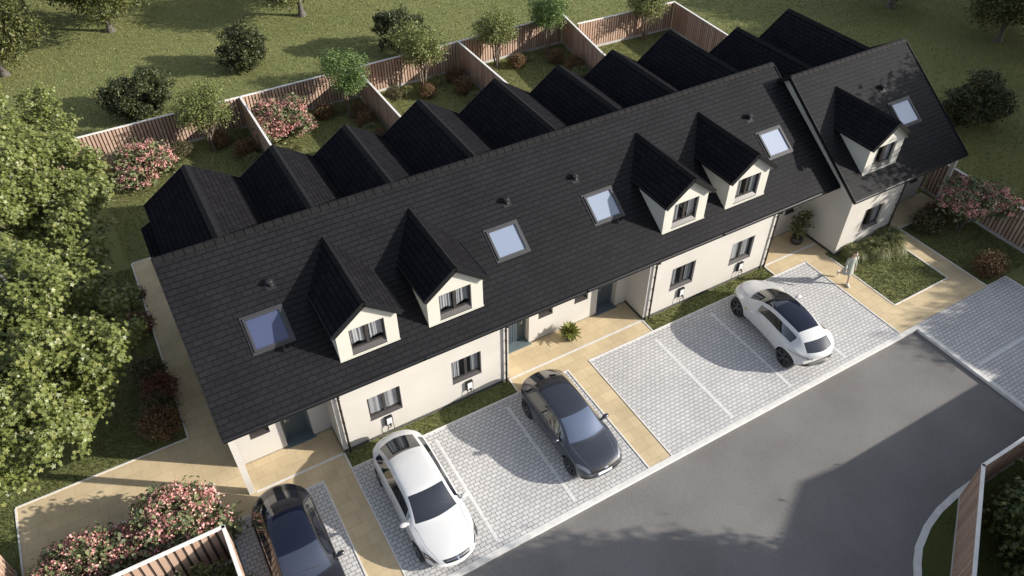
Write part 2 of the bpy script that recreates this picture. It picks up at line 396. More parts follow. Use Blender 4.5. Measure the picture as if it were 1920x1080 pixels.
sheet('buff_paving', [(-7.15, -1.5, 1.03, 3.26), (-1.5, -.6, -.70, 3.26), (-1.8, -.6, 3.26, 13.72), (-7.15, -5.9, -4, 1.03),
    (-.6, 2.59, -.70, 1.45), (1.6, 2.59, -5.6, -.70), (8.97, 15.02, -.70, 1.45), (11.06, 12.02, -5.6, -.70),
    (21.45, 24.52, -.70, 1.45), (23.2, 24.3, -5.6, -.70), (24.3, 28.52, -5.57, -4.42), (27.56, 28.52, -4.42, -1.15), (27.7, 31.7, -1.15, .2)], .012, M_buff)
eg = MB()
def edge(x0, y0, x1, y1, wd=.055):
    if x0 == x1: eg.box(x0-wd/2, x0+wd/2, min(y0, y1), max(y0, y1), -.05, .03)
    else: eg.box(min(x0, x1), max(x0, x1), y0-wd/2, y0+wd/2, -.05, .03)
for e in ((-7.15, 3.26, -1.8, 3.26), (-7.15, -4, -7.15, 3.23), (-1.8, 3.29, -1.8, 13.72), (-1.8, 13.75, -.7, 13.75), (-1.5, -1.85, -1.5, 1.0), (-1.5, 1.03, -5.9, 1.03),
          (1.6, -5.6, 1.6, -.73), (-1.44, -.70, 1.63, -.70), (2.59, -5.6, 2.59, 0), (2.62, -.70, 8.96, -.70), (8.99, -.70, 11.09, -.70), (11.06, -5.6, 11.06, -.73), (12.02, -5.6, 12.02, -.73), (11.99, -.70, 23.2, -.70),
          (23.2, -5.6, 23.2, -.67), (8.97, -.67, 8.97, 0), (15.02, -.67, 15.02, 0), (21.45, -.67, 21.45, 0), (24.3, -4.42, 24.3, -1.05), (24.33, -4.42, 27.56, -4.42), (27.56, -4.39, 27.56, -1.15), (28.52, -5.57, 28.52, -1.18), (28.5, -1.15, 31.7, -1.15), (28.55, -5.57, 29.73, -5.57), (29.73, -9, 29.73, -5.6)):
    edge(*e)
struct('paving_edging', eg, M_edge)
dr = MB()
for x0, x1 in ((-.38, 2.56), (9.0, 15.0), (21.48, 24.5)): dr.quad((x0, -.05, .016), (x1, -.05, .016), (x1, .04, .016), (x0, .04, .016))
struct('threshold_drain', dr, M_edge)
bl = MB()
for x in (5.49, 8.28, 14.85, 17.63, 20.42): bl.quad((x-.06, -5.42, .015), (x+.06, -5.42, .015), (x+.06, -1.06, .015), (x-.06, -1.06, .015))
for y in (-8.15,): bl.quad((24.4, y-.06, .015), (29.4, y-.06, .015), (29.4, y+.06, .015), (24.4, y+.06, .015))
struct('bay_markings', bl, M_mark)

# grass blades (uncountable): one stuff object
def blades(rects, dens, h, name, mat, seed=1, excl=()):
    rg = np.random.default_rng(seed); V = []
    for x0, x1, y0, y1 in rects:
        n = int((x1-x0)*(y1-y0)*dens)
        p = np.stack([rg.uniform(x0, x1, n), rg.uniform(y0, y1, n), np.zeros(n)], 1)
        for a0, a1, b0, b1 in excl:
            p = p[~((p[:, 0] > a0) & (p[:, 0] < a1) & (p[:, 1] > b0) & (p[:, 1] < b1))]
        n = len(p)
        a = rg.uniform(0, 6.283, n); wd = rg.uniform(.008, .02, n); hh = h*rg.uniform(.5, 1.3, n)
        u = np.stack([np.cos(a), np.sin(a), 0*a], 1)*wd[:, None]
        tip = np.stack([rg.normal(0, .45, n)*hh, rg.normal(0, .45, n)*hh, hh], 1)
        V.append(np.stack([p-u, p+u, p+tip], 1).reshape(-1, 3))
    V = np.concatenate(V); F = np.arange(len(V)).reshape(-1, 3)
    o = link(name, npmesh(name, V, F), mat); o['kind'] = 'stuff'; return o
blades([(2.64, 8.92, -.66, -.05), (15.07, 21.4, -.66, -.05), (24.35, 27.5, -4.38, -1.08), (28.56, 31.7, -5.5, -1.2), (-14, -1.86, 3.3, 13.5), (-13, -7.2, -6, 3.3), (-5.9, -1.55, -1.8, .95)], 620, .055, 'grass', M_blade)
blades([(-2, 25.5, 13.85, 22.2), (-.38, 25.5, 9.6, 13.8), (25.7, 32.5, 8.6, 20.6)], 260, .07, 'garden_grass', M_blade, 2)
def tufts(rects, dens, h, name, mat, seed, wd):
    rg = np.random.default_rng(seed); V = []
    for x0, x1, y0, y1 in rects:
        n = int((x1-x0)*(y1-y0)*dens); p = np.stack([rg.uniform(x0, x1, n), rg.uniform(y0, y1, n), np.zeros(n)], 1)
        a = rg.uniform(0, 6.283, n); u = np.stack([np.cos(a), np.sin(a), 0*a], 1)*(wd*rg.uniform(.5, 1.4, n))[:, None]
        tip = np.stack([rg.normal(0, .6, n)*h, rg.normal(0, .6, n)*h, h*rg.uniform(.4, 1.3, n)], 1)
        V.append(np.stack([p-u, p+u, p+tip], 1).reshape(-1, 3))
    V = np.concatenate(V); o = link(name, npmesh(name, V, np.arange(len(V)).reshape(-1, 3)), mat); o['kind'] = 'stuff'
M_meadow = leafy('meadow_blade', [(.11, .13, .045), (.168, .185, .07), (.235, .24, .095), (.30, .29, .13)], .25, .7, .2)
tufts([(-12, 33, 22.6, 48), (33.2, 62, -4, 34)], 95, .06, 'meadow_grass', M_meadow, 9, .03)
blades([(15.75, 24, -16, -13.4), (17.6, 24, -13.4, -11.75)], 250, .06, 'verge_grass', M_blade, 3)

# ---------------------------------------------------------------- houses
def roof_front(mb, x0, x1, ye, ze, yr, zr, c0=CRS):
    """stepped slate courses: each course is a thin wedge whose lower edge stands proud"""
    L = math.hypot(yr-ye, zr-ze); dy, dz = (yr-ye)/L, (zr-ze)/L; ny, nz = -dz, dy
    # start the course lines on world multiples so that they agree with the joint pattern
    s = 0.0; first = (math.ceil((ye/dy)/c0)*c0-ye/dy); edges = [0.0]
    t = first
    while t < L-.02:
        if t > .03: edges.append(t)
        t += c0
    edges.append(L)
    for i in range(len(edges)-1):
        a, b = edges[i], edges[i+1]
        th = .013
        ya, za = ye+dy*a+ny*th, ze+dz*a+nz*th
        yb, zb = ye+dy*b+ny*.001, ze+dz*b+nz*.001
        mb.quad((x0, ya, za), (x1, ya, za), (x1, yb, zb), (x0, yb, zb))
        mb.quad((x0, ye+dy*a, ze+dz*a), (x1, ye+dy*a, ze+dz*a), (x1, ya, za), (x0, ya, za))
        mb.quad((x0, ye+dy*a, ze+dz*a), (x0, ya, za), (x0, yb, zb))
        mb.quad((x1, ye+dy*a, ze+dz*a), (x1, ya, za), (x1, yb, zb))
def wall_holes(mb, x0, x1, z0, z1, y, holes, depth, back=True):
    """front wall in plane y with rectangular holes and reveals running back to y+depth"""
    xs = sorted({x0, x1, *[h[0] for h in holes], *[h[1] for h in holes]}); zs = sorted({z0, z1, *[h[2] for h in holes], *[h[3] for h in holes]})
    for i in range(len(xs)-1):
        for j in range(len(zs)-1):
            cx, cz = (xs[i]+xs[i+1])/2, (zs[j]+zs[j+1])/2
            if any(h[0] < cx < h[1] and h[2] < cz < h[3] for h in holes): continue
            mb.quad((xs[i], y, zs[j]), (xs[i+1], y, zs[j]), (xs[i+1], y, zs[j+1]), (xs[i], y, zs[j+1]))
    for a, b, c, d in holes:
        y2 = y+depth
        mb.quad((a, y, c), (a, y2, c), (a, y2, d), (a, y, d)); mb.quad((b, y, c), (b, y, d), (b, y2, d), (b, y2, c))
        mb.quad((a, y, d), (a, y2, d), (b, y2, d), (b, y, d)); mb.quad((a, y, c), (b, y, c), (b, y2, c), (a, y2, c))
def window(parent, x0, x1, z0, z1, y, casements=2, curtain=0, sillh=.10, name='window', rng=random):
    """window set .09 back in its reveal: frame > pane, sill, curtain, room_lining"""
    yf = y+.085
    f = MB(); t = .055
    zb = z0+sillh
    f.box(x0, x0+t, yf, yf+.06, zb, z1); f.box(x1-t, x1, yf, yf+.06, zb, z1)
    f.box(x0+t, x1-t, yf, yf+.06, z1-t, z1); f.box(x0+t, x1-t, yf, yf+.06, zb, zb+t)
    if casements == 2:
        m = (x0+x1)/2; f.box(m-.05, m+.05, yf-.006, yf+.06, zb+t, z1-t)
    fr = f.build('window', M_frame, parent)
    s = MB(); s.box(x0+.003, x1-.003, y-.02, yf+.055, z0+.002, z0+.03)
    s.quad((x0+.003, y-.015, z0+.032), (x1-.003, y-.015, z0+.032), (x1-.003, yf+.02, zb-.002), (x0+.003, yf+.02, zb-.002))
    s.build('sill', M_sill, fr)
    p = MB(); p.quad((x0+t, yf+.03, zb+t), (x1-t, yf+.03, zb+t), (x1-t, yf+.03, z1-t), (x0+t, yf+.03, z1-t)); p.build('pane', M_glass, fr, fix=False)
    r = MB(); yb = yf+.55
    r.quad((x0-.05, yb, z0-.1), (x1+.05, yb, z0-.1), (x1+.05, yb, z1+.1), (x0-.05, yb, z1+.1))
    r.quad((x0-.05, yf+.065, z0-.1), (x1+.05, yf+.065, z0-.1), (x1+.05, yb, z0-.1), (x0-.05, yb, z0-.1))
    r.quad((x0-.05, yf+.065, z1+.1), (x1+.05, yf+.065, z1+.1), (x1+.05, yb, z1+.1), (x0-.05, yb, z1+.1))
    for x in (x0-.05, x1+.05): r.quad((x, yf+.065, z0-.1), (x, yb, z0-.1), (x, yb, z1+.1), (x, yf+.065, z1+.1))
    r.build('room_lining', M_room, fr)
    if curtain:
        c = MB(); W = x1-x0
        spans = {1: [(0, .42), (.60, 1.0)], 2: [(0, .30), (.72, 1.0)], 3: [(.05, .95)]}[curtain]
        for a, b in spans:
            n = 26; base = len(c.v)
            for i in range(n+1):
                u = a+(b-a)*i/n; x = x0+.03+u*(W-.06)
                yy = yf+.075+.012*math.sin(i*1.1+x0)+.012*math.sin(i*.47+a*9+x0*2)
                low = zb+.02+(.18*abs(math.sin(u*5+x0)) if curtain == 1 else 0)
                c.v += [(x, yy, low), (x, yy+.01, z1-.01)]
            for i in range(n): c.f.append((base+2*i, base+2*i+2, base+2*i+3, base+2*i+1))
        c.build('curtain', M_curt, fr, smooth=0)
    return fr
def door(parent, x0, x1, y, handle_right=False):
    """door set .3 back in the wall: leaf > handle, step, frame"""
    yf = y+.27
    d = MB(); d.box(x0+.07, x1-.07, yf, yf+.05, .08, 2.05)
    for k in range(6):
        xx = x0+.14+k*(x1-x0-.28)/6; d.box(xx+.012, xx+(x1-x0-.28)/6-.012, yf-.012, yf, .2, 1.95)
    lf = d.build('door', M_door, parent)
    f = MB(); f.box(x0+.002, x0+.07, yf-.03, yf+.06, .08, 2.12); f.box(x1-.07, x1-.002, yf-.03, yf+.06, .08, 2.12); f.box(x0+.07, x1-.07, yf-.03, yf+.06, 2.05, 2.12)
    f.build('door_frame', M_doorfr, lf)
    s = MB(); s.box(x0-.05, x1+.05, y-.10, y-.003, .012, .07); s.box(x0+.003, x1-.003, y-.003, yf+.05, .012, .078); s.build('step', M_doorfr, lf)
    h = MB(); hx = x1-.17 if handle_right else x0+.17
    h.box(hx-.025, hx+.025, yf-.03, yf-.012, .95, 1.17); h.tube([(hx, yf-.03, 1.06), (hx, yf-.07, 1.06), (hx+(-.13 if handle_right else .13), yf-.075, 1.06)], .014)
    h.build('handle', M_steel, lf)
def dormer(parent, xc, yd, ys, zs, s, roofmat):
    """gabled dormer; ys,zs shift it with its roof; s = main roof slope, yd = y of its face"""
    hw = 1.0; zb = 3.69+zs; ze = 4.97+zs; tan = .80; zr = ze+hw*tan+.02
    yf = yd
    def yroof(z): return yf+(z-zb)/s
    x0, x1 = xc-hw, xc+hw
    wx0, wx1, wz0, wz1 = xc-.575, xc+.575, zb+.085, zb+1.165
    b = MB()
    xs = [x0, wx0, wx1, x1]; zz = [zb-.25, wz0, wz1, ze]
    for i in range(3):
        for j in range(3):
            if i == 1 and j == 1: continue
            b.quad((xs[i], yf, zz[j]), (xs[i+1], yf, zz[j]), (xs[i+1], yf, zz[j+1]), (xs[i], yf, zz[j+1]))
    b.quad((x0, yf, ze), (x1, yf, ze), (xc, yf, zr-.03))
    y2 = yf+.085
    b.quad((wx0, yf, wz0), (wx0, y2, wz0), (wx0, y2, wz1), (wx0, yf, wz1)); b.quad((wx1, yf, wz0), (wx1, yf, wz1), (wx1, y2, wz1), (wx1, y2, wz0)); b.quad((wx0, yf, wz1), (wx0, y2, wz1), (wx1, y2, wz1), (wx1, yf, wz1))
    for x in (x0, x1): b.quad((x, yf, zb-.25), (x, yf, ze), (x, yroof(ze)+.2, ze), (x, yroof(zb), zb-.25))
    db = b.build('dormer', M_renderd, parent)
    # white apron line at the foot of the face
    a = MB(); a.box(x0-.01, x1+.01, yf-.035, yf-.002, zb-.06, zb+.03); a.build('apron', M_renderd, db)
    ov, fo = .13, .18
    re = MB(); th = .09
    ex = hw+ov; zev = ze-.02
    zrr = zev+ex*tan
    for sgn in (-1, 1):
        e0 = (xc+sgn*ex, yf-fo, zev+th); e1 = (xc+sgn*ex, yroof(zev)+.10, zev+th)
        r0 = (xc, yf-fo, zrr+th); r1 = (xc, yroof(zrr)+.12, zrr+th)
        re.quad(e0, r0, r1, e1)
        re.quad((e0[0], e0[1], zev), (r0[0], r0[1], zrr), (r1[0], r1[1], zrr), (e1[0], e1[1], zev))
        re.quad(e0, e1, (e1[0], e1[1], zev), (e0[0], e0[1], zev))
        re.quad(e0, r0, (r0[0], r0[1], zrr), (e0[0], e0[1], zev))
    re.build('dormer_roof', roofmat, db)
    g = MB()
    for sgn in (-1, 1):
        g.bar((xc+sgn*(ex+.01), yf-fo-.012, zev+.01), (xc, yf-fo-.012, zrr+.01), (0, 1, 0), .024, .17)
        g.bar((xc+sgn*(ex+.02), yf-fo, zev+.05), (xc+sgn*(ex+.02), yroof(zev)+.05, zev+.05), (0, 0, 1), .10, .03)
    g.build('bargeboard', M_black, db)
    sf = MB()
    for sgn in (-1, 1): sf.bar((xc+sgn*(hw+.03), yf-.045, ze-.07), (xc+sgn*.04, yf-.045, zrr-.09), (0, 1, 0), .085, .07)
    sf.build('soffit', M_renderd, db)
    rc = MB()
    rl = yroof(zrr)+.1-(yf-fo)
    n = int(rl/.31)
    for i in range(n):
        ya = yf-fo+i*rl/n+.004; yb = yf-fo+(i+1)*rl/n-.004
        for sgn in (-1, 1):
            rc.quad((xc, ya, zrr+th+.035), (xc, yb, zrr+th+.035), (xc+sgn*.12, yb, zrr+th+.03-.12*tan), (xc+sgn*.12, ya, zrr+th+.03-.12*tan))
    rc.build('ridge_tiles', M_ridge, db)
    wn = window(db, wx0, wx1, wz0, wz1, yf, 2, curtain=1 if xc < 10 else 2, sillh=.17)
    # keep the depth at thing > part > sub-part
    for ch in list(wn.children): ch.parent = db
    wn.name = 'dormer_window'
    return db

ZE, YR, ZR = 3.2, 4.65, 6.5
SLP = (ZR-ZE)/(YR+.2)
def house(i, x0, x1, xr0, xr1, fw0, fw1, rc0, rc1, win, rwin, dr_, hright, dorm, sky, vent, pipe, wings, curt, label, ys=0, zs=0, yr=YR, zr=ZR, yend=9.5, rmat=None, ry=1.2, gable_l=False, gable_r=False):
    H = thing('terraced_house', label, 'house', ((x0+x1)/2, ys, 0), 0, 'white terraced houses in one row')
    rmat = rmat or M_slate
    ye, ze = -.2+ys, ZE+zs
    s = (zr-ze)/(yr-ye)
    zt = 3.12+zs
    T = .11
    # walls
    b = MB()
    wall_holes(b, fw0, fw1, .16, zt, ys, [win], .15)
    wall_holes(b, rc0, rc1, .06, zt+.9, ry, [rwin, (dr_[0], dr_[1], .0605, 2.12)], .15)
    b.quad((dr_[0], ry+.15, .06), (dr_[0], ry+.35, .06), (dr_[0], ry+.35, 2.12), (dr_[0], ry+.15, 2.12)); b.quad((dr_[1], ry+.15, .06), (dr_[1], ry+.35, .06), (dr_[1], ry+.35, 2.12), (dr_[1], ry+.15, 2.12))
    side = fw0 if rc1 <= fw0+.01 else fw1         # the flank wall between front wall and recess
    b.quad((side, ys, .16), (side, ry, .16), (side, ry, zt+.9), (side, ys, zt))
    wd = b.build('wall', M_render, H)
    p = MB(); p.box(fw0+.005, fw1-.005, ys+.012, ys+.1, .0, .159); 
    if side == fw0: p.box(side+.02, side+.08, ys+.1, ry, .0, .159)
    else: p.box(side-.08, side-.02, ys+.1, ry, .0, .159)
    p.build('plinth', M_plinth, H)
    p = MB(); p.box(rc0, dr_[0]-.05, ry+.015, ry+.06, .0, .059); p.box(dr_[1]+.05, rc1, ry+.015, ry+.06, .0, .059)
    p.build('recess_plinth', M_plinth, H)
    if gable_l:
        lt = MB(); lt.quad((-.80, 6.3, 4.42), (-.36, 6.3, 4.62), (-.36, 9.52, 4.62), (-.80, 9.52, 4.42)); lt.quad((-.80, 6.3, 4.34), (-.80, 9.52, 4.34), (-.80, 9.52, 4.42), (-.80, 6.3, 4.42)); lt.quad((-.80, 9.52, 4.34), (-.36, 9.52, 4.34), (-.36, 9.52, 4.62), (-.80, 9.52, 4.42)); lt.build('side_roof', M_slatey, H)
        g = MB(); xg = x0
        g.prism([(ry, .0), (9.15, 0), (9.15, 3.2), (yr, zr-.12), (ry, ze+(ry-ye)*s-.12)], 'x', xg, xg+.2)
        g.box(xg, xg+.19, ys, ys+.17, .0, zt); g.box(xg, xg+.12, ys+.17, ry, zt-.12, zt+.05)
        g.build('gable_wall', M_render, H)
    if ys < 0:     # the house set forward shows its left flank above the neighbour
        g = MB(); g.prism([(ys+.004, .16), (yend-.5, .16), (yend-.5, 3.5), (yr, zr-.08), (ys+.004, zt+.03)], 'x', x0, x0+.2)
        g.build('flank_wall', M_render, H)
        g = MB(); g.box(x0+.02, x0+.1, ys+.02, ry, 0, .159); g.build('flank_plinth', M_plinth, H)
    if gable_r:
        g = MB(); g.prism([(ry+.02, .0), (yend-.2, 0), (yend-.4, 3.3), (yr, zr-.1), (ry+.02, ze+(ry-ye)*s-.1)], 'x', x1-.2, x1); g.box(x1-.18, x1, ys, ys+.17, 0, zt); g.build('gable_wall', M_render, H)
    # soffit under the porch
    so_ = MB(); so_.quad((rc0+.003, ys-.18, zt+.004), (rc1-.003, ys-.18, zt+.004), (rc1-.003, ry-.003, zt+.004), (rc0+.003, ry-.003, zt+.004)); so_.build('porch_soffit', M_renderd, H)
    # main roof
    rf = MB(); roof_front(rf, xr0, xr1, ye, ze, yr, zr)
    ro = rf.build('roof', rmat, H)
    rr = MB(); yb, zb = yend-.3, zr-(yend-.3-yr)*math.tan(R(34.2))
    rr.quad((xr0, yr, zr), (xr1, yr, zr), (xr1, yb, zb), (xr0, yb, zb)); rr.build('rear_slope', M_slatej, ro)
    rt_ = MB(); n = max(1, round((xr1-xr0)/.31)); L = (xr1-xr0)/n
    for k_ in range(n):
        a, c = xr0+k_*L+.011, xr0+(k_+1)*L-.011
        th = .035
        pf = [(yr-.17*math.cos(math.atan(s)), zr-.17*math.sin(math.atan(s))+th), (yr-.05, zr-.005+th), (yr, zr+.028+th), (yr+.05, zr+.01+th), (yr+.15, zr-.055+th)]
        for q in range(4): rt_.quad((a, *pf[q]), (c, *pf[q]), (c, *pf[q+1]), (a, *pf[q+1]))
        rt_.quad((a, pf[0][0], pf[0][1]-.03), (c, pf[0][0], pf[0][1]-.03), (c, *pf[0]), (a, *pf[0]))
        for xx in (a, c): rt_.quad(*[(xx, *q) for q in pf], (xx, pf[4][0], pf[4][1]-.05), (xx, pf[0][0], pf[0][1]-.05))
    rt_.build('ridge_tiles', M_ridge, ro)
    vg_ = MB()
    for xx, on in ((xr0, gable_l or ys < 0), (xr1, gable_r or i == 3)):
        if on:
            if vg_.v: vg_.build('verge', M_black, ro); vg_ = MB()
            u = -1 if xx == xr0 else 1
            vg_.bar((xx+u*.012, ye, ze-.05), (xx+u*.012, yr, zr-.05), (1, 0, 0), .022, .17)
            vg_.bar((xx+u*.012, yr, zr-.05), (xx+u*.012, yb, zb-.05), (1, 0, 0), .022, .15)
    if vg_.v: vg_.build('verge', M_black, ro)
    # fascia, gutter and downpipe
    gt = MB(); gt.box(xr0+.02, xr1-.02, ye+.02, ye+.05, ze-.17, ze-.012); gt.build('fascia', M_black, H)
    g2 = MB(); n = 8; base = 0
    xa, xb = xr0, xr1
    pr = [(ye-.035+.06*math.cos(math.pi+math.pi*q/n), ze-.02+.06*math.sin(math.pi+math.pi*q/n)) for q in range(n+1)]
    for q in range(n): g2.quad((xa, *pr[q]), (xb, *pr[q]), (xb, *pr[q+1]), (xa, *pr[q+1]))
    for xx in (xa, xb): g2.quad(*[(xx, *q) for q in pr])
    g2.build('gutter', M_gutter, H, smooth=30)
    dp = MB(); px = pipe; dp.tube([(px, ye-.03, ze-.08), (px, ye-.02, ze-.16), (px, ys-.085, ze-.30), (px, ys-.085, .05)], .038)
    for zz in (.5, 1.0, 1.6, 2.2, 2.7): dp.lathe([(.046, zz), (.046, zz+.04)], (px, ys-.085, 0), n=10); dp.box(px-.012, px+.012, ys-.085, ys-.003, zz+.01, zz+.03)
    dp.build('downpipe', M_pipe, H, smooth=35)
    window(H, *win, ys, 2, curtain=curt)
    window(H, *rwin, ry, 1, sillh=.06)
    door(H, *dr_, ry, hright)
    # dormer, skylight, vent
    dormer(H, dorm, .525+ys, ys, zs if ys == 0 else -.078, s, M_slatey)
    L = math.hypot(1, s); ay, az = 1/L, s/L; nv = (-az, ay)
    yc0 = 1.47+ys*1.0
    def onr(t, h): return (ye+ay*t+nv[0]*h, ze+az*t+nv[1]*h)
    t0 = (yc0-ye)*L; t1 = t0+1.25; xa, xb = sky-.665, sky+.665
    def rbox(mb, xa, xb, ta, tb, ha, hb):
        P = [(x, *onr(t, h)) for h in (ha, hb) for t in (ta, tb) for x in (xa, xb)]
        n = len(mb.v); mb.v += P
        mb.f += [tuple(n+i for i in q) for q in ((0, 2, 3, 1), (4, 5, 7, 6), (0, 1, 5, 4), (1, 3, 7, 5), (3, 2, 6, 7), (2, 0, 4, 6))]
    sf = MB()
    rbox(sf, xa, xa+.07, t0, t1, -.02, .03); rbox(sf, xb-.07, xb, t0, t1, -.02, .03); rbox(sf, xa+.07, xb-.07, t0, t0+.07, -.02, .03); rbox(sf, xa+.07, xb-.07, t1-.07, t1, -.02, .03)
    rbox(sf, xa+.072, xa+.15, t0+.072, t1-.072, -.02, .075); rbox(sf, xb-.15, xb-.072, t0+.072, t1-.072, -.02, .075); rbox(sf, xa+.15, xb-.15, t0+.072, t0+.14, -.02, .068); rbox(sf, xa+.15, xb-.15, t1-.15, t1-.072, -.02, .08)
    sk = sf.build('skylight', M_skyfr, H)
    gl = MB(); gl.quad(*[(x, *onr(t, .045)) for x, t in ((xa+.15, t0+.14), (xb-.15, t0+.14), (xb-.15, t1-.15), (xa+.15, t1-.15))]); gl.build('pane', M_glass, sk, fix=False)
    bl_ = MB(); bl_.quad(*[(x, *onr(t, .030)) for x, t in ((xa+.15, t0+.14), (xb-.15, t0+.14), (xb-.15, t1-.15), (xa+.15, t1-.15))]); bl_.build('reflection_panel', M_skyrefl[i], sk)  # panel under the pane, coloured as the reflected sky
    vt = MB(); tv = (vent[1]-ye)*L; rbox(vt, vent[0]-.15, vent[0]+.15, tv-.16, tv+.16, 0, .018)
    # hooded vent: a rounded box over a short stub
    P = [onr(tv, 0)[0], onr(tv, 0)[1]]
    vt.lathe([(.08, .0), (.08, .16), (.125, .165), (.125, .21), (.105, .245), (.05, .262), (.0, .266)], (vent[0], P[0], P[1]-.03), n=16)
    vt.build('roof_vent', M_gutter, H, smooth=40)
    # rear wings: gabled roofs running back
    for j, (xw, zw, xl, xrr) in enumerate(wings):
        q = MB(); zv = 5.29 + (zs if ys else 0)*0
        y0_ = yr+.12
        for xs_, d in ((xl, -1), (xrr, 1)):
            q.quad((xw, y0_, zw), (xs_, y0_, zv), (xs_, yend, zv), (xw, yend, zw))
            q.quad((xw, yend, zw), (xs_, yend, zv), (xs_, yend, zv-.1), (xw, yend, zw-.1))
        if j == 0 and gable_l: q.quad((xl, y0_, zv), (xl, yend, zv), (xl, yend, zv-.12), (xl, y0_, zv-.12))
        wr = q.build('rear_wing_roof', M_slatey, H)
        rc_ = MB(); n = int((yend-y0_)/.31); L2 = (yend-y0_)/n; tn = (zw-zv)/(xrr-xw); tl = (zw-zv)/(xw-xl)
        for k_ in range(n):
            a, c = y0_+k_*L2+.006, y0_+(k_+1)*L2-.006
            rc_.quad((xw-.15, a, zw-.15*tl+.03), (xw-.15, c, zw-.15*tl+.03), (xw, c, zw+.04), (xw, a, zw+.04)); rc_.quad((xw+.15, a, zw-.15*tn+.03), (xw+.15, c, zw-.15*tn+.03), (xw, c, zw+.04), (xw, a, zw+.04))
            for yy in (a, c): rc_.quad((xw-.15, yy, zw-.15*tl), (xw-.15, yy, zw-.15*tl+.03), (xw, yy, zw+.04), (xw+.15, yy, zw-.15*tn+.03), (xw+.15, yy, zw-.15*tn))
        rc_.build('ridge_tiles', M_ridge, wr)
        vb = MB()
        for xs_ in (xl, xrr): vb.bar((xw, yend+.013, zw-.045), (xs_, yend+.013, zv-.045), (0, 1, 0), .022, .13)
        vb.build('bargeboard', M_black, wr)
    g = MB(); xl, xm, xq = wings[0][2], wings[0][3], wings[1][3]
    g.prism([(xl+.08, 0), (xq-.08, 0), (xq-.08, 5.15), (wings[1][0], wings[1][1]-.12), (xm, 5.17), (wings[0][0], wings[0][1]-.12), (xl+.08, 5.15)], 'y', yend-.35, yend-.15)
    g.box(xl+.08, xl+.2, yr+2.2, yend-.35, 0, 5.1); g.box(xq-.2, xq-.08, yr+2.2, yend-.35, 0, 5.1)
    g.build('rear_wall', M_render, H)
    return H
A_, B_ = 6.44, 6.245
X = [-.6, 5.79, 12.07, 18.32, 24.5, 31.2]
house(0, X[0], X[1], -.7, X[1]-.001, 2.6, X[1], -.398, 2.6, (3.69, 4.84, 1.04, 2.155), (.03, .67, 1.12, 2.1), (1.05, 1.97), False, 4.27, 1.63, (2.19, 3.06), 2.8,
      [(1.31, A_, -.41, 3.0), (4.41, B_, 3.0, 5.81)], 3, 'end terraced house nearest the big leafy tree, with the black car before its porch', gable_l=True)
house(1, X[1], X[2], X[1], X[2]-.001, X[1], 8.95, 8.95, X[2], (6.73, 7.86, 1.07, 2.18), (10.93, 11.56, 1.12, 2.1), (9.60, 10.52), True, 7.30, 10.05, (10.64, 3.06), 8.81,
      [(7.25, B_, 5.81, 8.67), (10.36, A_, 8.67, 12.09)], 2, 'terraced house with the graphite car before it and the agave pot near its blue door')
house(2, X[2], X[3], X[2], X[3]-.001, 15.03, X[3], X[2], 15.03, (16.17, 17.33, 1.04, 2.165), (12.54, 13.16, 1.12, 2.1), (13.62, 14.53), False, 16.80, 14.09, (13.51, 3.06), 15.25,
      [(13.78, A_, 12.09, 15.5), (16.88, B_, 15.5, 18.27)], 2, 'middle terraced house facing the two empty parking bays')
house(3, X[3], X[4], X[3], 24.46, X[3], 21.45, 21.45, X[4], (19.20, 20.38, 1.03, 2.15), (23.47, 24.05, 1.15, 2.1), (22.1, 23.0), True, 19.84, 22.53, (21.95, 3.05), 21.33,
      [(19.71, B_, 18.27, 21.2), (22.84, A_, 21.2, 24.45)], 3, 'terraced house behind the white sport utility car, beside the house set forward')
house(4, X[4], X[5], 24.30, 31.22, X[4], 27.70, 27.70, X[5], (25.63, 26.80, .90, 2.05), (30.30, 30.85, 1.0, 1.95), (28.4, 29.3), True, 26.27, 29.06, (28.53, 2.01), 27.62,
      [(26.03, B_, 24.45, 27.5), (29.19, A_, 27.5, 30.95)], 2, 'end terraced house set forward of the row, with the walking woman before it', ys=-1.02, zs=-.1, yr=3.45, zr=6.45, yend=8.45, rmat=M_slate5, ry=.15, gable_r=True)

# ---------------------------------------------------------------- EV chargers
def charger(x, z, label):
    t = thing('wall_charger', label, 'car charger', (x, 0, .3), 0, 'car chargers on the front walls')
    b = MB(); b.box(x-.125, x+.125, -.10, -.003, z-.21, z+.21); sh = b.build('case', M_plast, t)
    f = MB(); f.box(x-.09, x+.09, -.118, -.1005, z-.17, z+.165); f.build('cover', M_wbox, t)
    s = MB(); s.lathe([(.0, -.16), (.035, -.16), (.045, -.118)], (x+.01, 0, z-.13), axis='y', n=12); s.tube([(x+.01, -.15, z-.13), (x+.0, -.19, z-.2)], .022); s.build('plug', M_plast, t)
    c = MB(); pts = []
    for i in range(25):
        a = -math.pi*.5+2*math.pi*i/24
        pts.append((x+.02+.11*math.cos(a+math.pi*.9), -.10-.05*math.sin(i/24*math.pi), z-.33+.2*math.sin(a+math.pi*.9)))
    pts = [(x+.0, -.19, z-.2)]+pts[6:]+[(x-.05, -.05, z-.2)]
    c.tube(pts, .011, 6); c.build('cable', M_plast, t, smooth=60)
    return t
c0 = charger(4.28, .75, 'car charger on the wall behind the white saloon, left of the graphite car')
for x, z, lb in ((7.33, .75, 'car charger on the wall just left of the graphite car'), (16.79, .755, 'car charger under the window beside the porch with the agave, right of two doors'), (19.87, .75, 'car charger on the wall directly behind the white sport utility car')):
    dup(c0, (x, 0, .3), 0, lb)

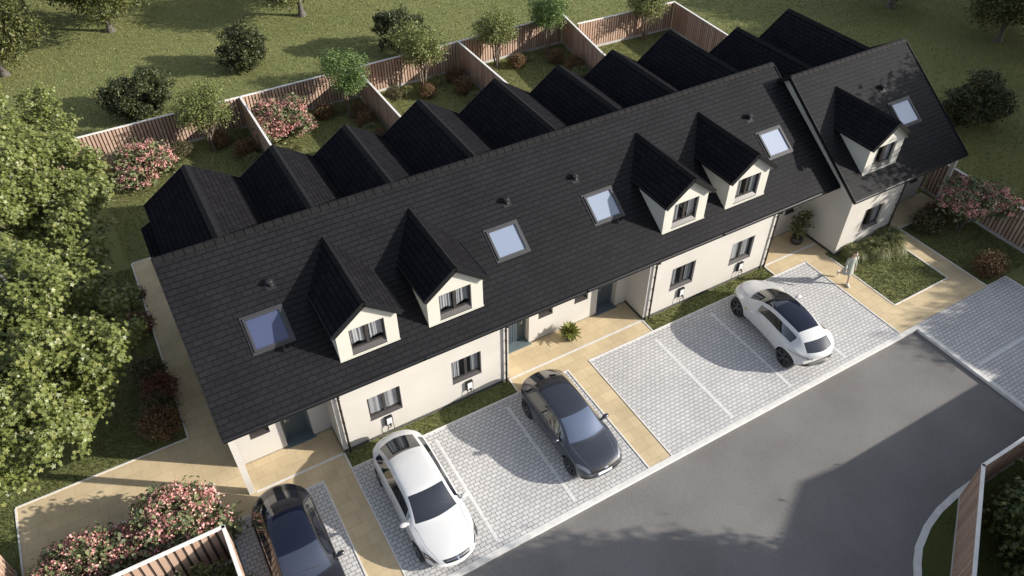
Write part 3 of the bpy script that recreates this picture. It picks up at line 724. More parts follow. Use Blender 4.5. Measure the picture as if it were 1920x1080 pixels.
# ---------------------------------------------------------------- fences
def fence(pts, label, h=1.8, face=1, group='slatted timber fences', pitch=.17):
    """run of upright slats over a panel that paints the gap shade, with a white cap and a base board; face = side (+1 left of travel) that shows slats"""
    t = thing('slatted_fence', label, 'fence', (*pts[0], 0), 0, group)
    s, r, cp, bd, po = MB(), MB(), MB(), MB(), MB()
    for i in range(len(pts)-1):
        a, b = Vector((*pts[i], 0)), Vector((*pts[i+1], 0)); d = b-a; L = d.length; d.normalize(); nn = Vector((-d.y, d.x, 0))
        n = max(1, int(L/pitch)); p = L/n
        for k_ in range(n):
            c = a+d*(p*(k_+.5))
            for sg in (1, -1):
                q = c+nn*sg*.036
                s.bar((*q.xy, .16), (*q.xy, h-.035), d, p*.66, .026)
        r.bar((*(a).xy, h*.5+.05), (*(b).xy, h*.5+.05), nn, .036, h-.16)  # full-height dark panel, paints the gaps as shaded
        cp.bar((*(a-d*.04).xy, h-.015), (*(b+d*.04).xy, h-.015), nn, .105, .04)
        bd.bar((*a.xy, .075), (*b.xy, .075), nn, .10, .15)
    s.build('slats', M_slat, t); r.build('gap_shade_panel', M_gapshade, t); cp.build('cap', M_cap, t); bd.build('gravel_board', M_board, t)
    return t
fence([(-7, 22.36), (5.62, 22.32)], 'back fence of the leftmost garden, behind the low pink flowering shrub')
fence([(5.72, 22.32), (12.0, 22.34)], 'back fence behind the tall pink shrub in the second garden')
fence([(12.1, 22.34), (18.35, 22.36)], 'back fence of the third garden, before the dark round bush on the lawn')
fence([(18.45, 22.36), (25.6, 22.38)], 'back fence of the fourth garden, behind two slender trees')
fence([(25.75, 20.85), (32.8, 20.45)], 'back fence of the farthest garden, patterned by one tree\'s shadow')
fence([(5.67, 22.26), (5.67, 9.7)], 'dividing fence between the first and second gardens, left of the tall pink shrub')
fence([(12.05, 22.28), (12.05, 9.7)], 'dividing fence between the second and third gardens')
fence([(18.40, 22.30), (18.30, 9.7)], 'dividing fence between the third and fourth gardens')
fence([(25.66, 22.32), (24.75, 16.8), (24.55, 9.7)], 'dividing fence between the fourth and farthest gardens')
fence([(32.80, 20.38), (32.35, 14), (31.95, .4)], 'right boundary fence running behind the last rear roofs')
fence([(31.93, .33), (31.70, -9.0)], 'brown fence beside the pink flowering tree in the right front garden')
fence([(-1.40, -9), (-1.50, -1.94), (-6.6, -1.94)], 'corner fence in the left foreground below the pink shrubs', pitch=.23)
fence([(-7.35, .9), (-7.35, -5)], 'fence end at the far left edge below the buff path')
fence([(12.4, -15.6), (18.94, -11.45), (30, -11.5)], 'angled corner fence by the curved kerb across the road', pitch=.125)

# ---------------------------------------------------------------- vegetation
def leafcloud(centres, sig, per, size, seed, up=.5, flat=1.0, aspect=.55, fold=.25):
    """leaf-sized folded quads scattered round clump centres"""
    rg = np.random.default_rng(seed)
    C = np.repeat(np.asarray(centres, float), per, 0); n = len(C)
    off = rg.normal(0, 1, (n, 3))*sig; off[:, 2] *= flat
    P = C+off
    nrm = off/ (np.linalg.norm(off, axis=1, keepdims=True)+1e-6)*.6+rg.normal(0, .55, (n, 3)); nrm[:, 2] += up
    nrm /= np.linalg.norm(nrm, axis=1, keepdims=True)+1e-9
    t = rg.normal(0, 1, (n, 3)); t -= nrm*np.sum(t*nrm, 1, keepdims=True); t /= np.linalg.norm(t, axis=1, keepdims=True)+1e-9
    b = np.cross(nrm, t)
    L = size*rg.uniform(.6, 1.25, (n, 1)); W = L*aspect
    v0 = P-t*L*.5; v2 = P+t*L*.5; v1 = P+b*W*.5+nrm*W*fold+t*L*.08; v3 = P-b*W*.5+nrm*W*fold+t*L*.08
    V = np.stack([v0, v1, v2, v3], 1).reshape(-1, 3)
    idx = np.arange(n)[:, None]*4
    F = np.concatenate([idx+np.array([[0, 1, 2]]), idx+np.array([[0, 2, 3]])], 1).reshape(-1, 3)
    return V, F
def maple(centres, sig, per, size, seed, up=.5):
    """lobed five-point leaves (fan of five triangles)"""
    rg = np.random.default_rng(seed)
    C = np.repeat(np.asarray(centres, float), per, 0); n = len(C)
    off = rg.normal(0, 1, (n, 3))*sig
    P = C+off
    nrm = off/(np.linalg.norm(off, axis=1, keepdims=True)+1e-6)*.5+rg.normal(0, .33, (n, 3)); nrm[:, 2] += up; nrm[:, 0] += .2; nrm[:, 1] -= .2
    nrm /= np.linalg.norm(nrm, axis=1, keepdims=True)+1e-9
    t = rg.normal(0, 1, (n, 3)); t -= nrm*np.sum(t*nrm, 1, keepdims=True); t /= np.linalg.norm(t, axis=1, keepdims=True)+1e-9
    b = np.cross(nrm, t); L = size*rg.uniform(.6, 1.25, (n, 1))*.5
    pts = []
    for k_ in range(10):
        a = 2*math.pi*k_/10; r = 1.0 if k_ % 2 == 0 else .52
        pts.append(P+(t*math.cos(a)+b*math.sin(a))*L*r+nrm*L*(.18 if k_ % 2 else -.05))
    V = np.stack([P]+pts, 1).reshape(-1, 3)
    idx = np.arange(n)[:, None]*11
    F = np.concatenate([idx+np.array([[0, 1+k_, 1+(k_+1) % 10]]) for k_ in range(10)], 1).reshape(-1, 3)
    return V, F
def lobe_points(lobes, n, seed, inner=.55, noise=.12):
    rg = np.random.default_rng(seed); out = []
    vol = np.array([l[3]*l[4]*l[5] for l in lobes])**.67; cnt = np.maximum(3, (n*vol/vol.sum()).astype(int))
    for l, c in zip(lobes, cnt):
        d = rg.normal(0, 1, (c, 3)); d /= np.linalg.norm(d, axis=1, keepdims=True)
        r = inner+(1-inner)*rg.random((c, 1))**.6; r *= 1+rg.normal(0, noise, (c, 1))
        out.append(np.array(l[:3])+d*r*np.array(l[3:6]))
    return np.concatenate(out)
def trunk_mesh(mb, base, top, r0, r1, targets, rg, nb=8, bend=.1, flare=1.6):
    b, t = Vector(base), Vector(top)
    pts, rad = [], []
    for i in range(7):
        u = i/6; p = b.lerp(t, u)+Vector((math.sin(u*3+base[0])*bend, math.cos(u*2.3+base[1])*bend-bend, 0))*u
        pts.append(p); rad.append((r0*(1-u)+r1*u)*(1+(flare-1)*max(0, 1-u*6)))
    mb.tube(pts, rad, 10)
    for k_ in range(nb):
        tg = Vector(targets[int(rg.integers(len(targets)))]); s0 = pts[3+k_ % 4]
        mid = s0.lerp(tg, .5)+Vector((rg.normal(0, .1), rg.normal(0, .1), .1*(tg-s0).length))
        mb.tube([s0, s0.lerp(mid, .5), mid, mid.lerp(tg, .6), tg], [r1*.75, r1*.6, r1*.42, r1*.25, r1*.08], 6)
def tree(name, label, cat, loc, lobes, n, per, sig, size, leafmat, barkmat, trunk, seed, nb=8, leaf='quad', group=None, stems=1, up=.5, inner=.55, aspect=.55, tufts=None):
    """lobes relative to loc; trunk = (height, r0, r1)"""
    t = thing(name, label, cat, loc, 0, group)
    if tufts:
        C0 = lobe_points(lobes, tufts[0], seed+9, .78, .06); rg0 = np.random.default_rng(seed+8)
        L2 = [(c[0], c[1], c[2], q*1.0, q*1.0, q*.62) for c, q in zip(C0, tufts[1]*rg0.uniform(.7, 1.25, len(C0)))]
        C = lobe_points(L2, n, seed, inner)
    else: C = lobe_points(lobes, n, seed, inner)
    V, F = (maple(C, sig, per, size, seed+1, up) if leaf == 'maple' else leafcloud(C, sig, per, size, seed+1, up, aspect=aspect))
    link('crown', npmesh('crown', V, F), leafmat, t, world=False)
    rg = np.random.default_rng(seed+5); mb = MB()
    for q in range(stems):
        a = q*2.4+seed; sp = .0 if stems == 1 else .22
        base = (math.cos(a)*sp*.4, math.sin(a)*sp*.4, -.05)
        top = (lobes[0][0]*.7+math.cos(a)*sp*trunk[0]*.8, lobes[0][1]*.7+math.sin(a)*sp*trunk[0]*.8, trunk[0])
        trunk_mesh(mb, base, top, trunk[1], trunk[2], C, rg, nb, .08 if stems == 1 else .04)
    o = link('trunk', mb.mesh('trunk'), barkmat, t, smooth=60, world=False)
    return t
# the large maples on the left
tree('maple_tree', 'large sunlit broadleaf tree at the left edge beside the first house', 'tree', (-5.4, 6.0, 0),
     [(1.6, -.2, 4.6, 1.9, 2.0, 1.5), (1.0, -2.6, 4.2, 1.8, 1.6, 1.4), (1.5, 2.6, 4.9, 1.9, 1.7, 1.4), (-.6, 0, 5.6, 2.4, 2.8, 1.6), (-2.6, -1.5, 4.6, 2, 2, 1.5), (-2.4, 1.8, 5, 2, 2, 1.5), (2.2, -.8, 3.2, 1.3, 1.6, 1.0), (1.9, 3.6, 3.3, 1.3, 1.6, 1.0), (-.6, -4.0, 3.9, 1.6, 1.3, 1.2)],
     1900, 30, .13, .155, M_leaf_big, M_barkd, (3.6, .26, .15), 11, nb=30, leaf='maple', inner=.6, up=.75, tufts=(105, .72), group='large maples on the left')
tree('maple_tree', 'large sunlit broadleaf tree on the left before the back fence, beyond the first maple', 'tree', (-5.2, 14.2, 0),
     [(1.7, .3, 4.6, 2.0, 2.0, 1.5), (.4, 2.4, 5.0, 2.0, 1.7, 1.4), (-.6, -.5, 5.5, 2.2, 2.2, 1.6), (1.7, -2.0, 4.3, 1.6, 1.5, 1.2), (-2.5, 1, 4.8, 2, 2.2, 1.5), (-1.2, 3.7, 4.7, 1.8, 1.5, 1.3), (-.6, 5.4, 4.6, 2.0, 1.6, 1.3), (1.0, 5.3, 4.5, 1.9, 1.8, 1.4), (-.4, 7.2, 4.5, 1.8, 1.4, 1.2), (-3, 4.5, 4.6, 2.0, 1.8, 1.4), (2.3, 2.0, 3.5, 1.5, 1.5, 1.1)],
     2500, 30, .13, .155, M_leaf_big, M_barkd, (3.6, .24, .14), 14, nb=28, leaf='maple', inner=.6, up=.75, tufts=(138, .72), group='large maples on the left')
# slender multi-stem garden trees: two models, then copies
LB = [(0, 0, 2.55, 1.2, 1.15, .85), (.45, .3, 2.9, .75, .75, .6), (-.55, -.1, 2.3, .7, .7, .55), (.55, -.4, 2.15, .7, .65, .5), (-.2, .5, 2.3, .7, .6, .55)]
LB2 = [(0, 0, 2.75, 1.1, 1.1, .9), (-.4, .3, 3.05, .7, .65, .6), (.5, 0, 2.4, .75, .7, .6), (.05, -.45, 2.25, .6, .6, .5)]
gg = 'slender multi stem garden trees'
g1 = tree('garden_tree', 'olive green slender tree left of the first dividing fence', 'tree', (3.52, 20.92, 0), LB, 190, 40, .16, .115, M_leaf_gard, M_bark, (1.7, .055, .03), 21, 7, group=gg, stems=4)
g2 = tree('garden_tree', 'bright green slender tree at the second dividing fence', 'tree', (10.84, 20.5, 0), LB2, 190, 40, .16, .115, M_leaf_gard2, M_bark, (1.8, .055, .03), 22, 7, group=gg, stems=4)
dup(g1, (15.62, 21.35, 0), 1.9, 'olive green slender tree before the dark round bush behind the fence', scale=1.08)
dup(g1, (20.5, 21.6, 0), 3.7, 'left one of two slender trees side by side in the fourth garden')
dup(g2, (24.0, 21.5, 0), 2.2, 'right one of two slender trees side by side in the fourth garden')
dup(g1, (30.34, 20.1, 0), 5.0, 'slender tree alone in the farthest garden against the back fence')
# dark round bushes on the back lawn
def bush(label, loc, lobes, seed, mat=M_leaf_dark, n=900, per=15, sig=.085, size=.14, name='dark_bush', group='dark round bushes on the lawn', tufts=(46, .42)):
    return tree(name, label, 'bush', loc, lobes, n, per, sig, size, mat, M_barkd, (.8, .07, .04), seed, 6, group=group, stems=3, inner=.5, up=.45, tufts=tufts)
BL = [(0, 0, 1.25, 1.5, 1.4, .95), (-.9, .2, 1.25, 1.0, .9, .65), (.9, .1, 1.35, .95, .9, .75), (.1, -.5, .8, 1.2, .9, .6)]
b1 = bush('wide dark bush on the back lawn nearest the big tree', (1.1, 26.6, 0), BL, 31, n=1150, tufts=(60, .42))
b2 = bush('rounder dark bush alone in the middle of the back lawn', (7.5, 29.0, 0), [(0, 0, 1.3, 1.25, 1.2, 1.15), (.5, .3, 1.7, .8, .8, .7), (-.5, -.1, 1.0, .9, .9, .7)], 32)
bush('very dark bush behind the fence of the third garden', (16.3, 26.4, 0), [(0, 0, 1.4, 1.25, 1.2, 1.1), (1.1, .1, 1.3, .8, .8, .7), (-.7, .1, 1.5, .8, .8, .8)], 33)
bush('dark shaded bush right of the house set forward', (38.8, 3.2, 0), [(0, 0, 1.5, 1.7, 1.6, 1.2), (1.1, .2, 1.3, 1.1, 1.1, .9), (-.9, -.2, 1.3, 1.1, 1.0, .9)], 34, n=1150, tufts=(60, .45))
# trees of the back lawn
TT = [(0, 0, 5.2, 2.6, 2.5, 1.9), (-1.5, .6, 4.6, 1.7, 1.6, 1.3), (1.6, -.3, 4.7, 1.7, 1.6, 1.3), (.2, -1.5, 4.2, 1.7, 1.4, 1.1), (.3, 1.5, 5.4, 1.7, 1.5, 1.3)]
TL = [(x-.2, y, z-2.0, a*.9, b*.9, c*.85) for x, y, z, a, b, c in TT]
bt = tree('lawn_tree', 'bushy tree with leaning trunk at the top left corner', 'tree', (-5.13, 35.4, 0), TL, 360, 42, .28, .19, M_leaf_mid, M_barkd, (2.6, .20, .12), 41, 12, group='trees on the back lawn')
dup(bt, (1.3, 38.6, 0), 2.0, 'tree whose grey trunk stands on the lawn left of the bush', scale=1.1)
dup(bt, (12.8, 34.6, 0), 4.1, 'tree whose pale trunk shows at the top edge above the bushes')
dup(bt, (47.9, 15.6, 0), 1.0, 'tree with only its trunk foot showing at the top edge right of the roofs', scale=1.1)
dup(bt, (49.4, 8.6, 0), 3.1, 'shaded dark tree in the top right corner', scale=.9)
for i, (x, y, s) in enumerate(((-10.5, 39, 1.1), (8.5, 44.5, 1.3), (22, 42, 1.2), (-3.2, 44, 1.2))):
    dup(bt, (x, y, 0), i*1.3, ['tree just outside the top left corner of the lawn', 'tree beyond the top edge, left of the pale trunk', 'tree beyond the top edge behind the fourth garden', 'tree beyond the top edge behind the grey trunk'][i], scale=s)
ot = tree('lawn_tree', 'tall tree on the shaded lawn beyond the right edge, nearest the set forward house', 'tree', (37.6, -4.9, 0), [(x*1.3, y*1.3, z*1.36, a*1.3, b*1.3, c*1.3) for x, y, z, a, b, c in TT], 560, 46, .34, .26, M_leaf_mid, M_barkd, (5.4, .26, .15), 45, 12, group='trees on the back lawn')
# trees to the right of the plot: they shade the right garden and lawn
for i, (x, y, s) in enumerate(((41.5, -14.5, .7), (49, -6.0, .9), (53, -8, 1.0), (60, -3, 1.1), (66, 4, 1.1), (72, 12, 1.15), (60, 3.5, 1.0), (79, 22, 1.15), (36.5, -14.5, .62), (51.5, -2, .9), (58.5, 8.5, 1.0), (64.5, 14, 1.05), (45.5, -4.5, .8), (55.5, 3, 1.0), (62, 11, 1.05), (48, -8.5, .9), (57, -1.5, 1.05), (70.5, 18.5, 1.1), (68, 9, 1.1))):
    dup(ot, (x, y, 0), 2+i*1.7, 'tree standing wholly beyond the right edge of the picture, shading the lawn', 'trees beyond the right edge', s)
tree('maple_tree', 'leafy tree behind the angled corner fence across the road', 'tree', (19.9, -14.1, 0), [(0, 0, 1.45, 1.8, 1.7, .95), (-1.2, -.5, 1.2, 1.2, 1.2, .8), (1.2, .4, 1.35, 1.3, 1.1, .8), (-2.0, -1.9, 1.2, 1.3, 1.2, .75), (2.6, .6, 1.2, 1.2, 1.0, .75), (-.2, .9, 1.0, 1.6, .8, .7)], 420, 50, .25, .17, M_leaf_corner, M_barkd, (.9, .12, .07), 51, 10, leaf='maple')
dup(ot, (18.6, -17.0, 0), .6, 'tree off the bottom edge whose shadow falls on the road', scale=.72)
dup(ot, (16.2, -20.8, 0), 2.6, 'second tree off the bottom edge shading the road', scale=.75)
bush('green bush in the corner of the left foreground fence', (-2.35, -3.1, 0), [(0, 0, .75, .8, .7, .65), (-.6, -.4, .6, .6, .6, .5)], 52, M_leaf_mid, n=420, per=14, sig=.07, size=.11, name='corner_bush', group=None, tufts=(30, .28))

# flowering shrubs: leaves and flower heads
def flowershrub(label, loc, lobes, seed, n=170, heads=120, leafsize=.17, group='pink flowering shrubs', headr=.095, name='flowering_shrub', trunkh=.5, tone=None, hd=.6):
    t = thing(name, label, 'flowering shrub', loc, 0, group)
    C = lobe_points(lobes, n, seed, .6)
    V, F = leafcloud(C, .15, 20, leafsize, seed+1, .6, aspect=.7)
    link('leaves', npmesh('leaves', V, F), M_leaf_flsh, t, world=False)
    H = lobe_points(lobes, heads, seed+3, .97, .07); H = H[H[:, 2] > np.percentile(H[:, 2], 22)]
    V, F = leafcloud(H, headr, 30, .075, seed+4, .5, .7, aspect=.85)
    link('flowers', npmesh('flowers', V, F), M_petal, t, world=False)
    rg = np.random.default_rng(seed); mb = MB()
    for q in range(3): trunk_mesh(mb, (math.cos(q*2)*.06, math.sin(q*2)*.06, -.03), (math.cos(q*2)*.25, math.sin(q*2)*.25, trunkh), .045, .025, C, rg, 5, .03)
    link('stems', mb.mesh('stems'), M_barkd, t, smooth=60, world=False)
    return t
flowershrub('large pink flowering shrub beside the porch path in the left foreground', (-2.9, -.35, 0), [(0, .1, 1.2, .9, .75, .6), (.75, .2, 1.05, .6, .6, .45), (-.7, -.1, .85, .7, .7, .5), (.2, -.75, .8, .9, .5, .5), (1.25, -.75, .6, .45, .4, .4)], 61, 210, 330)
flowershrub('large pink flowering shrub in the bottom left corner by the path', (-5.25, -.55, 0), [(0, 0, 1.0, .95, .85, .55), (-.9, -.2, .8, .75, .7, .5), (.75, .1, .8, .7, .7, .45), (-.2, .55, .8, .8, .45, .45), (-1.0, -1.2, .6, .8, .6, .5), (.6, -.8, .7, .9, .5, .45), (-1.5, -.9, .7, .7, .7, .5)], 62, 260, 400)
flowershrub('low pink flowering shrub between the big tree and the garden fence', (.1, 20.3, 0), [(0, 0, .95, 1.1, .9, .65), (.7, -.2, .8, .7, .7, .5), (-.8, .1, .8, .8, .7, .55), (-.5, -1.0, .6, .8, .6, .5)], 63, 170, 250)
flowershrub('tall pink flowering shrub right of the first dividing fence', (7.1, 20.1, 0), [(0, 0, 1.1, 1.15, .9, .7), (-.5, .5, 1.7, .5, .5, .4), (.8, .5, 1.5, .55, .5, .4), (.7, -.4, .9, .7, .7, .5), (-.8, -.2, .9, .7, .7, .55)], 64, 190, 270)
flowershrub('small flowering tree with pink heads against the brown fence at right', (30.6, -2.6, 0), [(0, 0, 1.75, 1.0, .85, .5), (.8, -.3, 1.75, .8, .7, .45), (-.5, .35, 1.8, .8, .6, .45), (1.2, -1.0, 1.5, .6, .5, .4), (.1, .6, 1.9, .7, .6, .4)], 65, 190, 330, trunkh=1.0, name='flowering_tree', headr=.08)

# small rounded shrubs and ornamental grasses
def rshrub(loc, r, h, mat, seed, label, group):
    t = thing('rounded_shrub', label, 'shrub', loc, 0, group)
    rg = np.random.default_rng(seed)
    C = lobe_points([(0, 0, h*.5, r*.92, r*.92, h*.46)], 130, seed, .75, .05)
    V, F = leafcloud(C, r*.14, 26, r*.13, seed+1, .5, aspect=.6)
    link('foliage', npmesh('foliage', V, F), mat, t, world=False)
    mb = MB(); trunk_mesh(mb, (0, 0, -.03), (0, 0, h*.4), .03, .02, C, rg, 8, .01); link('stems', mb.mesh('stems'), M_barkd, t, smooth=60, world=False)
    return t
rsg = 'small rounded garden shrubs'
s1 = rshrub((2.1, 21.3, 0), .5, .75, M_leaf_olive, 71, 'pale olive rounded shrub left of the slender tree in the first garden', rsg)
s2 = rshrub((3.95, 21.2, 0), .52, .75, M_leaf_rust, 72, 'rusty rounded shrub right of the slender tree in the first garden', rsg)
s3 = rshrub((-2.15, 5.55, 0), .62, .95, M_leaf_red, 73, 'dark red rounded shrub, topmost of three along the left path', 'rounded shrubs along the left path')
s4 = rshrub((-2.45, 3.95, 0), .66, .95, M_leaf_rust, 74, 'rusty rounded shrub at the corner of the left path', 'rounded shrubs along the left path')
s5 = rshrub((-2.35, 4.75, 0), .6, .8, M_leaf_olive, 75, 'dull olive shrub between the two reddish shrubs on the left path', 'rounded shrubs along the left path')
for src, x, y, sc_, lb in ((s2, 4.9, 19.6, 1.15, 'larger rusty shrub against the first dividing fence'), (s2, 9.6, 21.2, 1.0, 'rusty shrub right of the tall pink shrub in the second garden'), (s2, 11.3, 20.3, 1.0, 'rusty shrub behind the stems of the bright green tree'), (s2, 11.2, 19.2, 1.1, 'rusty shrub below the bright green tree against the fence'), (s2, 11.3, 17.5, .85, 'rusty shrub close to the third rear roof in the second garden'),
        (s1, 13.7, 21.1, .95, 'pale olive shrub at the left of the third garden'), (s2, 15.4, 20.4, .95, 'rusty shrub at the foot of the third garden\'s tree'), (s2, 17.6, 21.3, 1.05, 'rusty shrub in the back corner of the third garden'), (s2, 17.4, 19.8, 1.15, 'large rusty shrub against the third garden\'s right fence'),
        (s1, 19.4, 20.7, .9, 'pale olive shrub at the left of the fourth garden'), (s2, 21.6, 21.0, .95, 'orange brown shrub between the two slender trees'), (s2, 23.9, 20.3, .95, 'rusty shrub below the right slender tree of the fourth garden'), (s2, 24.3, 18.9, 1.1, 'rusty shrub against the fourth garden\'s right fence'), (s2, 24.0, 17.0, .9, 'rusty shrub close to the rear roof in the fourth garden')):
    dup(src, (x, y, 0), x*3.1, lb, rsg, sc_)
fr = 'shrubs of the right front garden'
dup(s4, (29.2, -5.05, 0), 1.0, 'rusty round shrub at the corner of the far parking bay', fr, 1.02)
dup(s5, (29.5, -1.75, 0), 2.0, 'low olive shrub beside the far porch paving', fr, 1.15)
dup(s3, (30.4, -1.5, 0), 3.0, 'dark red shrub behind the small pink flowering tree', fr, .9)
dup(s5, (-2.35, 6.7, 0), 4.0, 'dark shrub half under the big tree by the left path', 'rounded shrubs along the left path', 1.0)
dup(s3, (-2.2, 9.3, 0), 1.0, 'reddish shrub under the big tree near the upper left path', 'rounded shrubs along the left path', .9)
dup(s5, (-2.2, 11.2, 0), .5, 'grey green shrub under the big tree at the end of the left path', 'rounded shrubs along the left path', .95)
def tussock(loc, r, h, seed, label, group, n=700):
    rg = np.random.default_rng(seed)
    a = rg.uniform(0, 6.283, n); s0 = rg.random(n)**.5
    base = np.stack([np.cos(a)*r*.22*s0, np.sin(a)*r*.22*s0, 0*a], 1)
    out = np.stack([np.cos(a), np.sin(a), 0*a], 1)
    ln = rg.uniform(.5, 1.0, n)[:, None]; lean = (s0*rg.uniform(.5, 1.1, n))[:, None]
    up_ = np.array([[0, 0, 1.0]])
    m1 = base+out*r*.38*lean*ln+up_*h*.75*ln; m2 = base+out*r*.78*lean*ln+up_*h*(.95-.25*lean)*ln; tip = base+out*r*1.12*lean*ln+up_*h*(.8-.65*lean)*ln
    sd = np.cross(out, up_)*rg.uniform(.006, .012, n)[:, None]
    V = np.stack([base-sd, base+sd, m1-sd, m1+sd, m2-sd*.8, m2+sd*.8, tip-sd*.1, tip+sd*.1], 1).reshape(-1, 3)
    i = np.arange(n)[:, None]*8
    F = np.concatenate([i+np.array([[0, 1, 3, 2]]), i+np.array([[2, 3, 5, 4]]), i+np.array([[4, 5, 7, 6]])], 1).reshape(-1, 4)
    o = link('grass_tussock', npmesh('grass_tussock', V, F), M_blade2); o.location = loc
    return tag(o, label, 'ornamental grass', group)
tg = 'arching ornamental grasses'
t0 = tussock((26.1, -1.75, 0), .8, .75, 81, 'left tussock of long pale grass below the set forward house\'s window', tg, 1500)
def dupo(src, loc, rz, label, s):
    o = src.copy(); col.objects.link(o); o.location = loc; o.rotation_euler = (0, 0, rz); o.scale = (s,)*3; o['label'] = label; return o
dupo(t0, (26.95, -1.85, 0), 1, 'middle tussock of long pale grass under the set forward house', 1.05)
dupo(t0, (27.3, -1.45, 0), 2, 'tussock of long grass beside the downpipe of the set forward house', .95)
dupo(t0, (25.2, -1.45, 0), 3, 'darker tussock of grass behind the walking woman', .8)
for x, y, s, lb in ((1.6, 20.1, .8, 'pale grass tussock right of the low pink shrub'), (4.8, 21.5, .75, 'grass tussock at the back of the first garden near the fence'), (5.0, 18.4, .9, 'mounded grass by the first dividing fence near the roof'), (6.9, 18.2, .9, 'pale grass tussock below the tall pink shrub'), (8.7, 21.5, .7, 'grass tussock right behind the tall pink shrub'), (10.4, 21.4, .7, 'grass tussock by the back fence near the bright green tree'),
                    (11.2, 18.3, .85, 'mounded grass against the second dividing fence'), (12.7, 20.6, .7, 'pale grass tussock at the left corner of the third garden'), (14.5, 21.3, .65, 'grass tussock left of the third garden\'s tree'), (16.6, 21.5, .7, 'grass tussock right of the third garden\'s tree'), (17.5, 18.4, .9, 'mounded grass by the third dividing fence'), (19.2, 19.3, .75, 'pale grass tussock near the left fence of the fourth garden'), (22.6, 21.5, .7, 'grass tussock by the back fence between the two slender trees'), (24.2, 18.0, .9, 'mounded grass by the fourth dividing fence')):
    dupo(t0, (x, y, 0), x*2.3, lb, s)

# pots
def pot_agave():
    t = thing('potted_agave', 'bright green rosette plant in a round pot between the two blue doors', 'potted plant', (12.0, .62, .012))
    b = MB(); b.lathe([(.0, .012), (.17, .012), (.23, .1), (.25, .22), (.22, .33), (.23, .36), (.2, .36), (.19, .32), (.0, .32)], (12.0, .62, 0), n=24); b.build('pot', M_pot, t, smooth=40)
    rg = random.Random(3); V = MB()
    for k_ in range(72):
        a = k_*2.39996; el = .12+1.25*(k_/72); ln = .52*(.75+.35*rg.random())
        d = Vector((math.cos(a)*math.cos(el), math.sin(a)*math.cos(el), math.sin(el))); s = Vector((-math.sin(a), math.cos(a), 0))
        c = Vector((12.0, .62, .34)); prev = None
        for q in range(5):
            u = q/4; p = c+d*ln*u+Vector((0, 0, -.16*u*u*math.cos(el))); wd = .062*math.sin(math.pi*(.18+.8*u))
            cur = (p-s*wd, p+Vector((0, 0, -.012)), p+s*wd)
            if prev: V.quad(prev[0], prev[1], cur[1], cur[0]); V.quad(prev[1], prev[2], cur[2], cur[1])
            prev = cur
    me = V.mesh('leaves'); bm = bmesh.new(); bm.from_mesh(me); bmesh.ops.remove_doubles(bm, verts=bm.verts, dist=.0005); bm.to_mesh(me); bm.free()
    link('leaves', me, M_plant, t)
pot_agave()
t = thing('potted_shrub', 'leafy dark green shrub in a dark bowl pot against the flank wall', 'potted plant', (23.75, .45, .012))
b = MB(); b.lathe([(.0, .012), (.16, .012), (.25, .12), (.27, .25), (.22, .36), (.24, .38), (.2, .38), (.0, .35)], (23.75, .45, 0), n=24); b.build('pot', M_pot, t, smooth=40)
b = MB(); b.lathe([(.0, .366), (.2, .366)], (23.75, .45, 0), n=20); b.build('soil', M_soil, t)
C = lobe_points([(0, 0, 1.0, .4, .4, .45), (.2, .1, 1.25, .3, .3, .3), (-.2, -.1, .85, .3, .3, .25)], 60, 91, .4); V, F = leafcloud(C, .1, 12, .13, 92, .5, aspect=.5); link('foliage', npmesh('foliage', V, F), M_leaf_mid, t, world=False)
mb = MB(); trunk_mesh(mb, (0, 0, .33), (0, 0, .8), .025, .018, C, np.random.default_rng(3), 14, .01); link('stems', mb.mesh('stems'), M_barkd, t, smooth=60, world=False)

